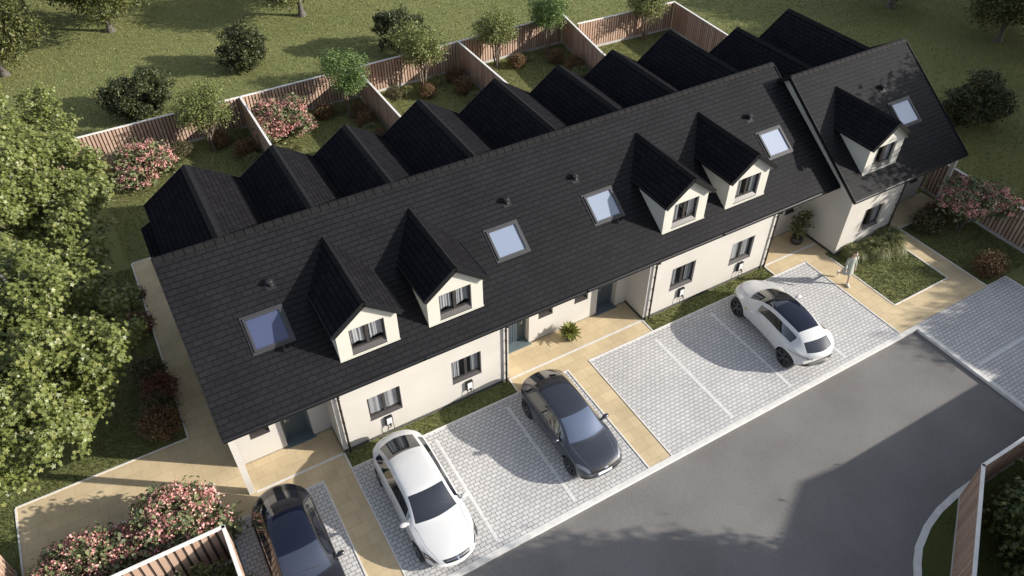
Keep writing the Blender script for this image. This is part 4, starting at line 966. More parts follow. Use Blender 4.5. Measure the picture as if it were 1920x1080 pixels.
# ---------------------------------------------------------------- cars
def interp(tab, t):
    """piecewise smooth interpolation through (t, v) points (monotone cubic)"""
    xs = [p[0] for p in tab]; ys = [p[1] for p in tab]
    if t <= xs[0]: return ys[0]
    if t >= xs[-1]: return ys[-1]
    i = max(k for k in range(len(xs)-1) if xs[k] <= t)
    d = [(ys[k+1]-ys[k])/(xs[k+1]-xs[k]) for k in range(len(xs)-1)]
    def m(k):
        if k == 0: return d[0]
        if k == len(xs)-1: return d[-1]
        return 0 if d[k-1]*d[k] <= 0 else 2*d[k-1]*d[k]/(d[k-1]+d[k])
    h = xs[i+1]-xs[i]; u = (t-xs[i])/h
    return (2*u**3-3*u*u+1)*ys[i]+(u**3-2*u*u+u)*h*m(i)+(-2*u**3+3*u*u)*ys[i+1]+(u**3-u*u)*h*m(i+1)
def make_car(name, label, loc, rz, S, paint, glass, roofmat=None, rimmat=None):
    """lofted body, nose towards +y of the car; stations run from nose (t = 0) to tail (t = 1)"""
    car = thing(name, label, S.get('cat', 'car'), loc, rz)
    L = S['L']; st = S['st']; rows = 11
    def section(t):
        zl, zs, zt, wb, wt = (interp(S[k], t) for k in ('zl', 'zs', 'zt', 'wb', 'wt'))
        cr = interp(S['cr'], t)
        ze = zt-cr; sh = (wb*S.get('shk', .955), zs)
        gb = (sh[0]+(wt-sh[0])*.10, zs+(ze-zs)*.12); gt = (sh[0]+(wt-sh[0])*.88, zs+(ze-zs)*.90)
        return [(0, zl), (.78*wb, zl), (.95*wb, zl+.05), (1.0*wb, zl+.36*(zs-zl)), (.992*wb, zl+.72*(zs-zl)), sh, gb, gt, (wt, ze), (wt*.66, zt-cr*.30), (0, zt)]
    V, Fc, Mi = [], [], []
    ns = len(st)
    bow = S.get('bow', (.16, .10))
    for t in st:
        for sgn in (1, -1):
            sec = section(t)
            for j, (x, z) in enumerate(sec):
                # nose and tail planforms bow: outboard points lie further from the ends
                k_ = abs(x)/max(.01, interp(S['wb'], .5))
                fr_ = max(0, 1-t/.22); re_ = max(0, (t-.80)/.20)
                y = L/2-t*L-fr_*bow[0]*k_*k_*L*.5+re_*bow[1]*k_*k_*L*.5+interp(S['cb'], t)*max(0, 1-(k_/.72)**2)*(1 if sec is not None and z > .55 else 0)
                V.append((x*sgn, y, z))
    def vid(i, sgn, j): return i*2*rows+(0 if sgn > 0 else rows)+j
    ws, rw, sg = S['ws'], S['rw'], S['sg']
    for i in range(ns-1):
        tm = (st[i]+st[i+1])/2
        for sgn in (1, -1):
            for j in range(rows-1):
                m = 0
                if j >= 8 and ws[0] < tm < ws[1]: m = 1
                if j >= 8 and rw[0] < tm < rw[1]: m = 2
                if j == 6 and sg[0] < tm < sg[1]: m = 3
                if S.get('rg') and j >= 8 and S['rg'][0] < tm < S['rg'][1]: m = 4
                if j in (1, 2) and S.get('clad') and .0 < tm < 1: m = 5 if j == 1 else 0
                q = (vid(i, sgn, j), vid(i, sgn, j+1), vid(i+1, sgn, j+1), vid(i+1, sgn, j))
                Fc.append(q if sgn < 0 else q[::-1]); Mi.append(m)
    for i, fl in ((0, 0), (ns-1, 1)):
        for j in range(rows-1):
            q = (vid(i, 1, j), vid(i, 1, j+1), vid(i, -1, j+1), vid(i, -1, j))
            Fc.append(q if fl else q[::-1]); Mi.append(0)
    me = bpy.data.meshes.new('loft'); me.from_pydata(V, [], Fc)
    for p, m in zip(me.polygons, Mi): p.material_index = m
    for k_ in range(6): me.materials.append(None)
    bm = bmesh.new(); bm.from_mesh(me); bmesh.ops.remove_doubles(bm, verts=bm.verts, dist=1e-5); bmesh.ops.dissolve_degenerate(bm, dist=1e-5, edges=bm.edges); bmesh.ops.recalc_face_normals(bm, faces=bm.faces); bm.to_mesh(me); bm.free()
    tmp = bpy.data.objects.new('loft', me); col.objects.link(tmp)
    md = tmp.modifiers.new('s', 'SUBSURF'); md.levels = 3; md.render_levels = 3
    # wheel arches cut by cylinders
    cuts = []
    r = S['wr']; W = S['half']
    for ya in S['axles']:
        for sgn in (1, -1):
            c = MB(); c.lathe([(0, W*sgn-.30*sgn), (r+.045, W*sgn-.30*sgn), (r+.045, W*sgn+.3*sgn), (0, W*sgn+.3*sgn)], (0, ya, r), axis='x', n=40)
            cm = c.mesh('cut'); b2 = bmesh.new(); b2.from_mesh(cm); bmesh.ops.remove_doubles(b2, verts=b2.verts, dist=1e-4); bmesh.ops.recalc_face_normals(b2, faces=b2.faces); b2.to_mesh(cm); b2.free()
            cobj = bpy.data.objects.new('cut', cm); col.objects.link(cobj); cuts.append(cobj)
            bo = tmp.modifiers.new('b', 'BOOLEAN'); bo.operation = 'DIFFERENCE'; bo.object = cobj; bo.solver = 'EXACT'
    dg = bpy.context.evaluated_depsgraph_get()
    fm = bpy.data.meshes.new_from_object(tmp.evaluated_get(dg))
    for c in cuts+[tmp]: bpy.data.objects.remove(c)
    bm = bmesh.new(); bm.from_mesh(fm)
    for f in bm.faces:
        c = f.calc_center_median()
        for ya in S['axles']:
            d = math.hypot(c.y-ya, c.z-r)
            if abs(c.x) > W-.33 and d < r+.05 and (abs(f.normal.x) < .6 and d > r+.02 or abs(abs(c.x)-(W-.30)) < .01): f.material_index = 6
    bvh = BVHTree.FromBMesh(bm)
    names = ['body', 'windscreen', 'rear_window', 'side_window', 'glass_roof', 'sill_cladding', 'arch_liner']
    mats = [paint, glass, S.get('rwmat', M_cglass), M_cglass, roofmat or M_roofgl, M_plast, M_arch]
    parts = {}
    def emit(nm, mat, faces):
        if not faces: return None
        idx = {}; vs, fs = [], []
        for f in faces:
            q = []
            for v in f.verts:
                if v.index not in idx: idx[v.index] = len(vs); vs.append(tuple(v.co))
                q.append(idx[v.index])
            fs.append(q)
        m2 = bpy.data.meshes.new(nm); m2.from_pydata(vs, [], fs); m2.shade_smooth(); m2.set_sharp_from_angle(angle=R(38))
        o = bpy.data.objects.new(nm, m2); col.objects.link(o); m2.materials.append(mat); o.parent = car; return o
    bm.verts.index_update()
    for k_, nm in enumerate(names):
        fs = [f for f in bm.faces if f.material_index == k_]
        if nm == 'side_window':
            for sgn in (1, -1): parts[nm] = emit(nm, mats[k_], [f for f in fs if f.calc_center_median().x*sgn > 0])
        else: parts[nm] = emit(nm, mats[k_], fs)
    body = parts['body']
    def ray(o, d):
        h = bvh.ray_cast(Vector(o), Vector(d)); return h[0], h[1]
    def decal(nm, corners, d, mat, nu=8, nv=4, off=.006, parent=None, thick=0):
        """patch with four corners projected along d on to the body"""
        V = []; dv = Vector(d).normalized()
        for a in range(nu+1):
            for b_ in range(nv+1):
                u, v = a/nu, b_/nv
                p = Vector(corners[0]).lerp(Vector(corners[1]), u).lerp(Vector(corners[3]).lerp(Vector(corners[2]), u), v)
                h, n = ray(p-dv*2, dv)
                for q_ in range(30):
                    if h is not None: break
                    p = Vector((p.x*.985, p.y*.985, p.z)); h, n = ray(p-dv*2, dv)
                if h is None: h, n = p, -dv
                V.append(tuple(h+n*off))
        m = MB(); m.v = V
        for a in range(nu):
            for b_ in range(nv):
                i0 = a*(nv+1)+b_; m.f.append((i0, i0+1, i0+nv+2, i0+nv+1))
        me2 = m.mesh(nm); me2.shade_smooth(); me2.materials.append(mat)
        o = bpy.data.objects.new(nm, me2); col.objects.link(o); o.parent = parent or car; return o
    def strip(nm, pts, d, wdt, mat, off=.004):
        """thin line (shut line, crease) projected on to the body"""
        dv = Vector(d).normalized(); P = []
        for a, b_ in zip(pts[:-1], pts[1:]):
            for k2 in range(6): P.append(Vector(a).lerp(Vector(b_), k2/6))
        P.append(Vector(pts[-1])); H = []
        for p in P:
            h, n = ray(p-dv*2, dv)
            if h is not None: H.append(h+n*off*.2)
        if len(H) < 2: return
        m = MB(); m.tube(H, wdt/2, 4); me2 = m.mesh(nm); me2.materials.append(mat); o = bpy.data.objects.new(nm, me2); col.objects.link(o); o.parent = car
    # wheels
    for ya in S['axles']:
        for sgn in (1, -1):
            xo = S['track']*sgn; wd = .12
            t_ = MB(); t_.lathe([(r*.70, -wd), (r*.93, -wd), (r*.985, -wd*.75), (r, -wd*.4), (r, wd*.4), (r*.985, wd*.75), (r*.93, wd), (r*.70, wd)], (xo-sgn*wd, ya, r), axis='x', n=36)
            me2 = t_.mesh('wheel'); me2.shade_smooth(); me2.set_sharp_from_angle(angle=R(50)); me2.materials.append(M_tyre)
            wh = bpy.data.objects.new('wheel', me2); col.objects.link(wh); wh.parent = car
            q = MB(); c = xo-sgn*.02
            q.lathe([(r*.72, c-sgn*.16), (r*.72, c+sgn*.005), (r*.68, c+sgn*.008), (r*.66, c-sgn*.02), (r*.62, c-sgn*.14), (0, c-sgn*.14)], (0, ya, r), axis='x', n=36)
            for k_ in range(5):
                a = 2*math.pi*k_/5+.3
                for da in (-.13, .13):
                    e = Vector((c-sgn*.01, ya+math.cos(a+da)*r*.69, r+math.sin(a+da)*r*.69)); s0 = Vector((c-sgn*.03, ya+math.cos(a+da*.6)*r*.12, r+math.sin(a+da*.6)*r*.12))
                    q.bar(s0, e, Vector((0, -math.sin(a), math.cos(a))), r*.095, .03)
            q.lathe([(0, c-.0), (r*.13, c-.0), (r*.15, c-sgn*.04)], (0, ya, r), axis='x', n=16)
            me2 = q.mesh('rim'); me2.materials.append(rimmat or M_rim); o = bpy.data.objects.new('rim', me2); col.objects.link(o); o.parent = wh
    # mirrors
    for sgn in (1, -1):
        my, mz, mx = S['mirror']
        m = MB(); base = []
        cs = [(0, .5), (.03, .85), (.10, 1), (.18, .9), (.22, .55)]
        prof = []
        for dx, k_ in cs:
            ring = []
            for q in range(10):
                a = 2*math.pi*q/10
                ring.append((sgn*(mx+dx), my-.02*dx/.22+math.cos(a)*.085*k_, mz+.02+math.sin(a)*.062*k_))
            prof.append(ring)
        for ring in prof: base.append(len(m.v)); m.v += ring
        for a in range(len(cs)-1):
            for q in range(10): m.f.append((base[a]+q, base[a]+(q+1) % 10, base[a+1]+(q+1) % 10, base[a+1]+q))
        m.f.append(tuple(range(base[0], base[0]+10))); m.f.append(tuple(range(base[-1], base[-1]+10)))
        m.bar((sgn*(mx-.10), my, mz-.04), (sgn*(mx+.05), my, mz), (0, 1, 0), .07, .035)
        me2 = m.mesh('mirror'); bm2 = bmesh.new(); bm2.from_mesh(me2); bmesh.ops.recalc_face_normals(bm2, faces=bm2.faces); bm2.to_mesh(me2); bm2.free()
        me2.shade_smooth(); me2.set_sharp_from_angle(angle=R(50)); me2.materials.append(paint); o = bpy.data.objects.new('mirror', me2); col.objects.link(o); o.parent = car
    S['extras'](decal, strip, L, W)
    bm.free()
    return car
T_STD = lambda a: sorted(set(a))
# white liftback saloon, nose to the road
def ex_white(decal, strip, L, W):
    f = L/2
    for s in (1, -1):
        decal('headlight', [(s*.56, f-.20, 2), (s*.86, f-.78, 2), (s*.895, f-.60, 2), (s*.66, f-.20, 2)], (0, 0, -1), M_lampd, 12, 4)
        for y in (.05, -.95): decal('door_handle', [(s*2, y, .80), (s*2, y-.2, .82), (s*2, y-.2, .79), (s*2, y, .77)], (-s, 0, 0), M_chrome, 4, 2, .012)
        strip('shut_line', [(s*2, .72, .30), (s*2, .75, .86)], (-s, 0, 0), .010, M_arch); strip('shut_line', [(s*2, -.30, .30), (s*2, -.30, .90)], (-s, 0, 0), .010, M_arch); strip('shut_line', [(s*2, -1.12, .55), (s*2, -1.2, .92)], (-s, 0, 0), .010, M_arch)
        strip('shut_line', [(s*.52, f-.18, 2), (s*.70, f-.75, 2), (s*.74, f-1.45, 2)], (0, 0, -1), .010, M_lamp)
        decal('tail_light', [(s*.30, -f, .86), (s*.85, -f+.2, .88), (s*.88, -f+.25, .76), (s*.34, -f, .78)], (0, 1, 0), M_red, 8, 3)
    decal('grille', [(-.44, f, .70), (.44, f, .70), (.36, f, .555), (-.36, f, .555)], (0, -1, -.25), M_plast, 14, 4, .008)
    decal('badge_bar', [(-.36, f, .665), (.36, f, .665), (.36, f, .65), (-.36, f, .65)], (0, -1, -.25), M_chrome, 12, 1, .014)
    decal('badge', [(-.045, f, .69), (.045, f, .69), (.012, f, .58), (-.012, f, .58)], (0, -1, -.25), M_chrome, 2, 2, .018)
    decal('lower_intake', [(-.62, f, .30), (.62, f, .30), (.55, f, .22), (-.55, f, .22)], (0, -1, 0), M_plast, 12, 2)
    decal('number_plate', [(-.26, -f, .66), (.26, -f, .66), (.26, -f, .55), (-.26, -f, .55)], (0, 1, 0), M_plate, 4, 2, .012)
    strip('wiper', [(-.55, f-1.62, 2), (.1, f-1.70, 2)], (0, 0, -1), .02, M_plast); strip('wiper', [(.02, f-1.60, 2), (.6, f-1.66, 2)], (0, 0, -1), .02, M_plast)
white = dict(cb=[(0, 0), (.18, .04), (.30, .17), (.455, .11), (.58, .03), (.66, -.04), (.735, -.10), (.895, -.13), (.97, -.03), (1, 0)], L=5.0, half=.94, wr=.345, track=.925, axles=(1.52, -1.44), mirror=(.86, .93, .90), ws=(.30, .455), rw=(.735, .895), sg=(.35, .865), bow=(.20, .15),
    st=[0, .012, .04, .09, .15, .21, .27, .30, .35, .40, .455, .50, .60, .68, .735, .79, .85, .865, .895, .93, .965, .988, 1],
    zl=[(0, .34), (.03, .22), (.12, .19), (.88, .19), (.97, .26), (1, .40)],
    zs=[(0, .50), (.03, .60), (.10, .70), (.30, .86), (.6, .90), (.9, .94), (.97, .90), (1, .72)],
    zt=[(0, .56), (.02, .66), (.08, .78), (.20, .90), (.30, .985), (.38, 1.21), (.455, 1.385), (.55, 1.435), (.65, 1.43), (.735, 1.37), (.82, 1.22), (.895, 1.075), (.95, 1.02), (.985, .95), (1, .80)],
    wb=[(0, .58), (.015, .70), (.05, .82), (.12, .915), (.2, .94), (.8, .945), (.9, .90), (.96, .82), (.99, .72), (1, .60)],
    wt=[(0, .50), (.02, .60), (.10, .74), (.28, .76), (.30, .73), (.455, .60), (.6, .59), (.735, .575), (.895, .60), (.95, .66), (1, .52)],
    cr=[(0, .04), (.3, .06), (.455, .055), (.735, .055), (.9, .05), (1, .04)], extras=ex_white)
make_car('saloon_car', 'white saloon with opaque white roof parked nose to the road', (4.08, -3.14, .012), math.pi, white, M_white, M_cglass)
# graphite coupe-like crossover
def ex_grey(decal, strip, L, W):
    f = L/2
    for s in (1, -1):
        decal('headlight', [(s*.46, f-.08, 2), (s*.80, f-.62, 2), (s*.835, f-.50, 2), (s*.56, f-.08, 2)], (0, 0, -1), M_lamp, 10, 3)
        for y in (-.05, -.9): decal('door_handle', [(s*2, y, .86), (s*2, y-.2, .88), (s*2, y-.2, .85), (s*2, y, .83)], (-s, 0, 0), M_plast, 4, 2, .012)
        strip('shut_line', [(s*2, .55, .35), (s*2, .6, .92)], (-s, 0, 0), .010, M_arch); strip('shut_line', [(s*2, -.4, .35), (s*2, -.4, .95)], (-s, 0, 0), .010, M_arch)
        strip('bonnet_crease', [(s*.48, f-.2, 2), (s*.60, f-.7, 2), (s*.66, f-1.2, 2)], (0, 0, -1), .012, M_lamp)
        decal('tail_light', [(s*.25, -f, .93), (s*.78, -f+.2, .95), (s*.80, -f+.25, .86), (s*.28, -f, .87)], (0, 1, 0), M_red, 8, 3)
        decal('side_intake', [(s*.58, f-.1, .48), (s*.80, f-.3, .52), (s*.80, f-.35, .36), (s*.60, f-.1, .36)], (0, -1, 0), M_plast, 6, 3)
    decal('grille', [(-.56, f, .80), (.56, f, .80), (.48, f, .60), (-.48, f, .60)], (0, -1, -.2), M_plast, 14, 4, .01)
    decal('badge', [(-.07, f, .76), (.07, f, .76), (.05, f, .69), (-.05, f, .69)], (0, -1, -.2), M_chrome, 3, 2, .014)
    decal('number_plate', [(-.26, f, .53), (.26, f, .53), (.26, f, .42), (-.26, f, .42)], (0, -1, 0), M_plate, 6, 2, .016)
    decal('number_plate', [(-.26, -f, .70), (.26, -f, .70), (.26, -f, .59), (-.26, -f, .59)], (0, 1, 0), M_plate, 4, 2, .012)
grey = dict(cb=[(0, 0), (.16, .03), (.275, .18), (.455, .13), (.6, .02), (.72, -.03), (.80, -.06), (.955, -.10), (1, 0)], L=4.45, half=.90, wr=.36, track=.885, axles=(1.34, -1.33), mirror=(.66, 1.0, .88), ws=(.275, .455), rw=(.80, .955), sg=(.33, .88), clad=True, bow=(.11, .12),
    st=[0, .012, .04, .09, .16, .22, .26, .275, .33, .39, .455, .52, .62, .72, .80, .84, .88, .92, .955, .98, 1],
    zl=[(0, .40), (.03, .26), (.12, .23), (.88, .23), (.97, .32), (1, .45)],
    zs=[(0, .60), (.03, .70), (.12, .80), (.3, .92), (.6, .96), (.9, 1.0), (.97, .95), (1, .78)],
    zt=[(0, .66), (.02, .77), (.08, .87), (.2, .97), (.275, 1.05), (.36, 1.28), (.455, 1.45), (.55, 1.50), (.68, 1.49), (.80, 1.42), (.88, 1.24), (.955, 1.05), (.985, .98), (1, .86)],
    wb=[(0, .62), (.015, .75), (.05, .84), (.12, .885), (.2, .90), (.8, .90), (.9, .87), (.96, .80), (1, .62)],
    wt=[(0, .52), (.02, .60), (.1, .70), (.26, .73), (.275, .70), (.455, .575), (.6, .575), (.80, .55), (.955, .60), (1, .52)],
    cr=[(0, .04), (.3, .06), (.455, .055), (.8, .055), (1, .04)], extras=ex_grey, rg=(.455, .80))
make_car('crossover_car', 'graphite grey car with bluish reflection painted on its windscreen and white front plate', (9.54, -3.08, .012), math.pi, grey, M_grey, M_cglassrefl, roofmat=M_grey)
# black saloon, cut by the bottom edge
def ex_black(decal, strip, L, W):
    f = L/2
    for s in (1, -1):
        decal('headlight', [(s*.45, f-.1, .66), (s*.82, f-.45, .72), (s*.84, f-.55, .64), (s*.5, f-.1, .58)], (0, -1, -.1), M_lamp, 10, 3)
        strip('window_trim', [(s*2, .55, 1.0), (s*2, -.3, 1.01), (s*2, -1.3, 1.02)], (-s, 0, 0), .016, M_chrome)
        decal('tail_light', [(s*.25, -f, .88), (s*.85, -f+.2, .90), (s*.87, -f+.25, .82), (s*.28, -f, .82)], (0, 1, 0), M_red, 8, 3)
        strip('shut_line', [(s*2, -.3, .35), (s*2, -.3, .9)], (-s, 0, 0), .010, M_arch)
        decal('door_handle', [(s*2, -.05, .84), (s*2, -.25, .86), (s*2, -.25, .83), (s*2, -.05, .81)], (-s, 0, 0), M_chrome, 4, 2, .012)
    decal('grille', [(-.42, f, .60), (.42, f, .60), (.36, f, .42), (-.36, f, .42)], (0, -1, 0), M_plast, 12, 4)
    decal('number_plate', [(-.26, -f, .68), (.26, -f, .68), (.26, -f, .57), (-.26, -f, .57)], (0, 1, 0), M_plate, 4, 2, .012)
    strip('wiper', [(-.5, f-1.55, 2), (.1, f-1.62, 2)], (0, 0, -1), .02, M_plast); strip('wiper', [(.05, f-1.5, 2), (.6, f-1.55, 2)], (0, 0, -1), .02, M_plast)
black = dict(white); black.update(L=4.95, extras=ex_black, ws=(.30, .46), rw=(.71, .87), rg=(.46, .71), half=.95, mirror=(.80, .95, .91), bow=(.20, .26),
    wb=[(0, .58), (.015, .70), (.05, .82), (.12, .92), (.2, .95), (.8, .955), (.9, .91), (.95, .86), (.985, .76), (1, .62)])
black['st'] = [0, .012, .04, .09, .15, .21, .27, .30, .35, .40, .46, .50, .56, .62, .71, .79, .85, .865, .87, .93, .965, .988, 1]
M_cglassk = plain('car_glass_smoky', (.045, .055, .085), .1, metal=.4, spec=.8, coat=1)
make_car('saloon_car', 'black saloon in the left foreground cut by the bottom edge', (.12, -3.12, .012), math.pi, black, M_blackp, M_cglassk)
# white sport utility car, tail to the road
def ex_suv(decal, strip, L, W):
    f = L/2
    for s in (1, -1):
        decal('headlight', [(s*.60, f-.2, .74), (s*.86, f-.5, .80), (s*.88, f-.56, .76), (s*.62, f-.2, .70)], (0, -1, -.1), M_lamp, 8, 2)
        decal('tail_light', [(s*.34, -f, .855), (s*.97, -f+.3, .945), (s*.99, -f+.4, .93), (s*.36, -f, .84)], (0, 1, 0), M_red, 12, 2, .012)
        decal('door_handle', [(s*2, .05, .93), (s*2, -.2, .95), (s*2, -.2, .925), (s*2, .05, .905)], (-s, 0, 0), M_chrome, 4, 2, .012)
        strip('shut_line', [(s*2, .62, .40), (s*2, .70, .98)], (-s, 0, 0), .010, M_lamp); strip('shut_line', [(s*2, -.42, .40), (s*2, -.42, 1.0)], (-s, 0, 0), .010, M_lamp)
        decal('badge', [(s*2, 1.02, .80), (s*2, .93, .80), (s*2, .94, .70), (s*2, 1.01, .70)], (-s, 0, 0), M_gold, 2, 2, .01)
        strip('bonnet_crease', [(s*.42, f-.15, 2), (s*.52, f-.6, 2), (s*.60, f-1.0, 2)], (0, 0, -1), .010, M_lamp)
    decal('diffuser', [(-.70, -f+.1, .56), (.70, -f+.1, .56), (.62, -f+.1, .47), (-.62, -f+.1, .47)], (0, 1, 0), M_plast, 14, 3, .02)
    decal('number_plate', [(-.26, -f, .74), (.26, -f, .74), (.26, -f, .63), (-.26, -f, .63)], (0, 1, 0), M_plate, 6, 2, .016)
    decal('grille', [(-.5, f, .52), (.5, f, .52), (.45, f, .36), (-.45, f, .36)], (0, -1, 0), M_plast, 10, 3)
M_gold = plain('yellow_badge', (.5, .35, .05), .4)
suv = dict(cb=[(0, 0), (.14, .03), (.245, .20), (.36, .16), (.50, .10), (.62, .0), (.775, -.06), (.865, -.05), (.955, -.10), (1, 0)], L=4.7, half=.99, wr=.39, track=.975, axles=(1.45, -1.43), mirror=(.48, 1.05, .95), ws=(.245, .50), rw=(.865, .955), sg=(.385, .80), rg=(.50, .775), clad=True, bow=(.20, .20), cat='car', shk=.93,
    st=[0, .012, .04, .09, .15, .20, .235, .245, .30, .36, .385, .44, .50, .58, .66, .73, .775, .80, .84, .865, .91, .955, .975, .99, 1],
    zl=[(0, .44), (.03, .28), (.12, .25), (.88, .27), (.97, .36), (1, .48)],
    zs=[(0, .64), (.03, .74), (.12, .86), (.22, .92), (.45, .94), (.65, .97), (.80, 1.06), (.92, 1.04), (.97, .98), (1, .82)],
    zt=[(0, .70), (.02, .80), (.08, .90), (.16, .98), (.245, 1.06), (.32, 1.25), (.42, 1.43), (.50, 1.505), (.60, 1.53), (.70, 1.495), (.775, 1.43), (.865, 1.31), (.91, 1.19), (.955, 1.06), (.98, 1.0), (1, .88)],
    wb=[(0, .60), (.015, .72), (.05, .86), (.12, .965), (.2, 1.0), (.35, .945), (.52, .925), (.70, .985), (.80, 1.01), (.9, .965), (.96, .87), (1, .66)],
    wt=[(0, .50), (.02, .60), (.1, .72), (.235, .74), (.245, .70), (.50, .565), (.65, .545), (.775, .48), (.865, .53), (.955, .58), (1, .50)],
    cr=[(0, .04), (.2, .08), (.5, .06), (.8, .05), (1, .04)], extras=ex_suv, rwmat=M_cglass)
make_car('sport_utility_car', 'white sport utility car with dark glass roof, tail to the road', (19.17, -3.14, .012), R(-6.5), suv, M_white, M_cglass)
# ---------------------------------------------------------------- the walking woman
def skin_body(name, verts, edges, radii, mat, parent, root=0, lev=2, flat=None):
    me = bpy.data.meshes.new(name); me.from_pydata(verts, edges, [])
    o = bpy.data.objects.new(name, me); col.objects.link(o)
    m = o.modifiers.new('k', 'SKIN'); m.use_smooth_shade = True
    for i, r_ in enumerate(radii): me.skin_vertices[0].data[i].radius = r_ if isinstance(r_, tuple) else (r_, r_)
    for i in range(len(verts)): me.skin_vertices[0].data[i].use_root = (i == root)
    s = o.modifiers.new('s', 'SUBSURF'); s.levels = lev; s.render_levels = lev
    dg = bpy.context.evaluated_depsgraph_get(); fm = bpy.data.meshes.new_from_object(o.evaluated_get(dg)); bpy.data.objects.remove(o)
    fm.name = name; fm.materials.clear(); fm.materials.append(mat); fm.shade_smooth()
    q = bpy.data.objects.new(name, fm); col.objects.link(q); q.parent = parent; return q
# local frame: she walks towards -y; x to her left is +x ... right is -x
P_ = thing('person', 'person in a sage green long sleeved dress and white trainers walking along the path', 'person', (23.56, -2.45, .012), R(-22))
V = [(0, 0, .88), (0, -.005, 1.02), (0, -.01, 1.18), (0, -.015, 1.33), (0, -.02, 1.43), (0, -.045, 1.50), (0, -.065, 1.58),      # 0-6 pelvis..head base
     (.085, 0, .84), (.08, -.07, .47), (.075, -.13, .10), (.075, -.13, .035), (.07, -.26, .03),                            # 7-11 planted left leg
     (-.085, .02, .84), (-.09, .05, .47), (-.10, .38, .27), (-.10, .42, .24), (-.10, .40, .10),                      # 12-16 trailing right leg
     (.16, -.015, 1.385), (.215, .05, 1.12), (.235, -.02, .90), (.235, -.05, .83),                                          # 17-20 left arm
     (-.16, -.015, 1.385), (-.225, -.05, 1.12), (-.26, -.17, .92), (-.262, -.21, .86)]                                       # 21-24 right arm
Ed = [(0, 1), (1, 2), (2, 3), (3, 4), (4, 5), (5, 6), (0, 7), (7, 8), (8, 9), (9, 10), (10, 11), (0, 12), (12, 13), (13, 14), (14, 15), (15, 16),
      (3, 17), (17, 18), (18, 19), (19, 20), (3, 21), (21, 22), (22, 23), (23, 24)]
Rd = [(.13, .10), (.105, .085), (.115, .09), (.12, .085), (.05, .05), (.048, .048), (.06, .06), .085, .052, .036, .038, .03, .085, .052, .036, .036, .03,
      .05, .038, .028, .022, .05, .038, .028, .022]
body = skin_body('body', V, Ed, Rd, M_skin, P_)
# head with face, joined on the neck, looking down and to her right
h = MB()
hc = Vector((-.005, -.08, 1.625))
rings = [(-.115, .035), (-.10, .055), (-.07, .068), (-.03, .076), (.01, .08), (.05, .078), (.085, .062), (.108, .03)]
for zz, rr in rings:
    for k_ in range(16):
        a = 2*math.pi*k_/16; x = math.cos(a)*rr*.92; y = math.sin(a)*rr*1.15
        if math.sin(a) < -.92 and abs(zz+.02) < .03: y -= .022          # nose
        if math.sin(a) < -.7 and zz < -.09: y -= .012                   # chin
        h.v.append((x, y, zz))
for i in range(len(rings)-1):
    for k_ in range(16): h.f.append((i*16+k_, i*16+(k_+1) % 16, (i+1)*16+(k_+1) % 16, (i+1)*16+k_))
h.f.append(tuple(range(16))[::-1]); h.f.append(tuple(range((len(rings)-1)*16, len(rings)*16)))
HM = Matrix.Translation(hc) @ Matrix.Rotation(R(-22), 4, 'Z') @ Matrix.Rotation(R(24), 4, 'X')
me = h.mesh('head'); me.transform(HM); me.shade_smooth(); me.materials.append(M_skin)
# the head belongs to the body mesh: join by bmesh
bm = bmesh.new(); bm.from_mesh(body.data); bm.from_mesh(me)
def blob(bm, c, r, seg=10, M=None):
    q = bmesh.ops.create_uvsphere(bm, u_segments=seg, v_segments=max(5, seg//2), radius=1)
    m4 = (M or Matrix.Identity(4)) @ Matrix.Translation(c) @ Matrix.Diagonal((*r, 1))
    bmesh.ops.transform(bm, matrix=m4, verts=q['verts'])
for s_ in (1, -1): blob(bm, (s_*.074, .01, -.015), (.012, .022, .03), 8, HM)      # ears
# hands: palm, four fingers and a thumb each
def hand(bm, w, d, s_):
    d = Vector(d).normalized(); sx = Vector((0, -1, 0)); sx = (sx-d*sx.dot(d)).normalized(); nn = d.cross(sx)
    def tube(pts, rads):
        m = MB(); m.tube(pts, rads, 6); mm = m.mesh('f'); bm.from_mesh(mm); bpy.data.meshes.remove(mm)
    w = Vector(w); tube([w-d*.02, w+d*.03, w+d*.075], [.022, .030, .026])
    for k_, (o_, ln) in enumerate(((-.026, .06), (-.009, .072), (.009, .068), (.025, .052))):
        b0 = w+d*.07-sx*o_; k1 = b0+d*ln*.5+nn*.008*s_; tube([b0, k1, k1+d*ln*.45+nn*.02*s_], [.0085, .0078, .006])
    b0 = w+d*.02+sx*.026; tube([b0, b0+d*.03+sx*.02, b0+d*.062+sx*.022], [.011, .0095, .007])
hand(bm, V[20], (0, -.25, -1), 1); hand(bm, V[24], (0, -.35, -1), -1)
bm.to_mesh(body.data); bm.free(); body.data.shade_smooth()
bpy.data.meshes.remove(me)
def sub(nm, mat, fn):
    b_ = bmesh.new(); fn(b_); m2 = bpy.data.meshes.new(nm); b_.to_mesh(m2); b_.free(); m2.shade_smooth(); m2.materials.append(mat)
    o = bpy.data.objects.new(nm, m2); col.objects.link(o); o.parent = P_; return o
sub('hair', M_hair, lambda b_: (blob(b_, (0, .022, .032), (.082, .088, .09), 16, HM), blob(b_, (0, .10, .05), (.034, .036, .034), 10, HM)))
for s_ in (1, -1): sub('eye', M_eye, lambda b_: blob(b_, (s_*.028, -.079, .0), (.012, .008, .007), 8, HM))
sub('mouth', M_lip, lambda b_: blob(b_, (0, -.079, -.062), (.018, .008, .006), 8, HM))
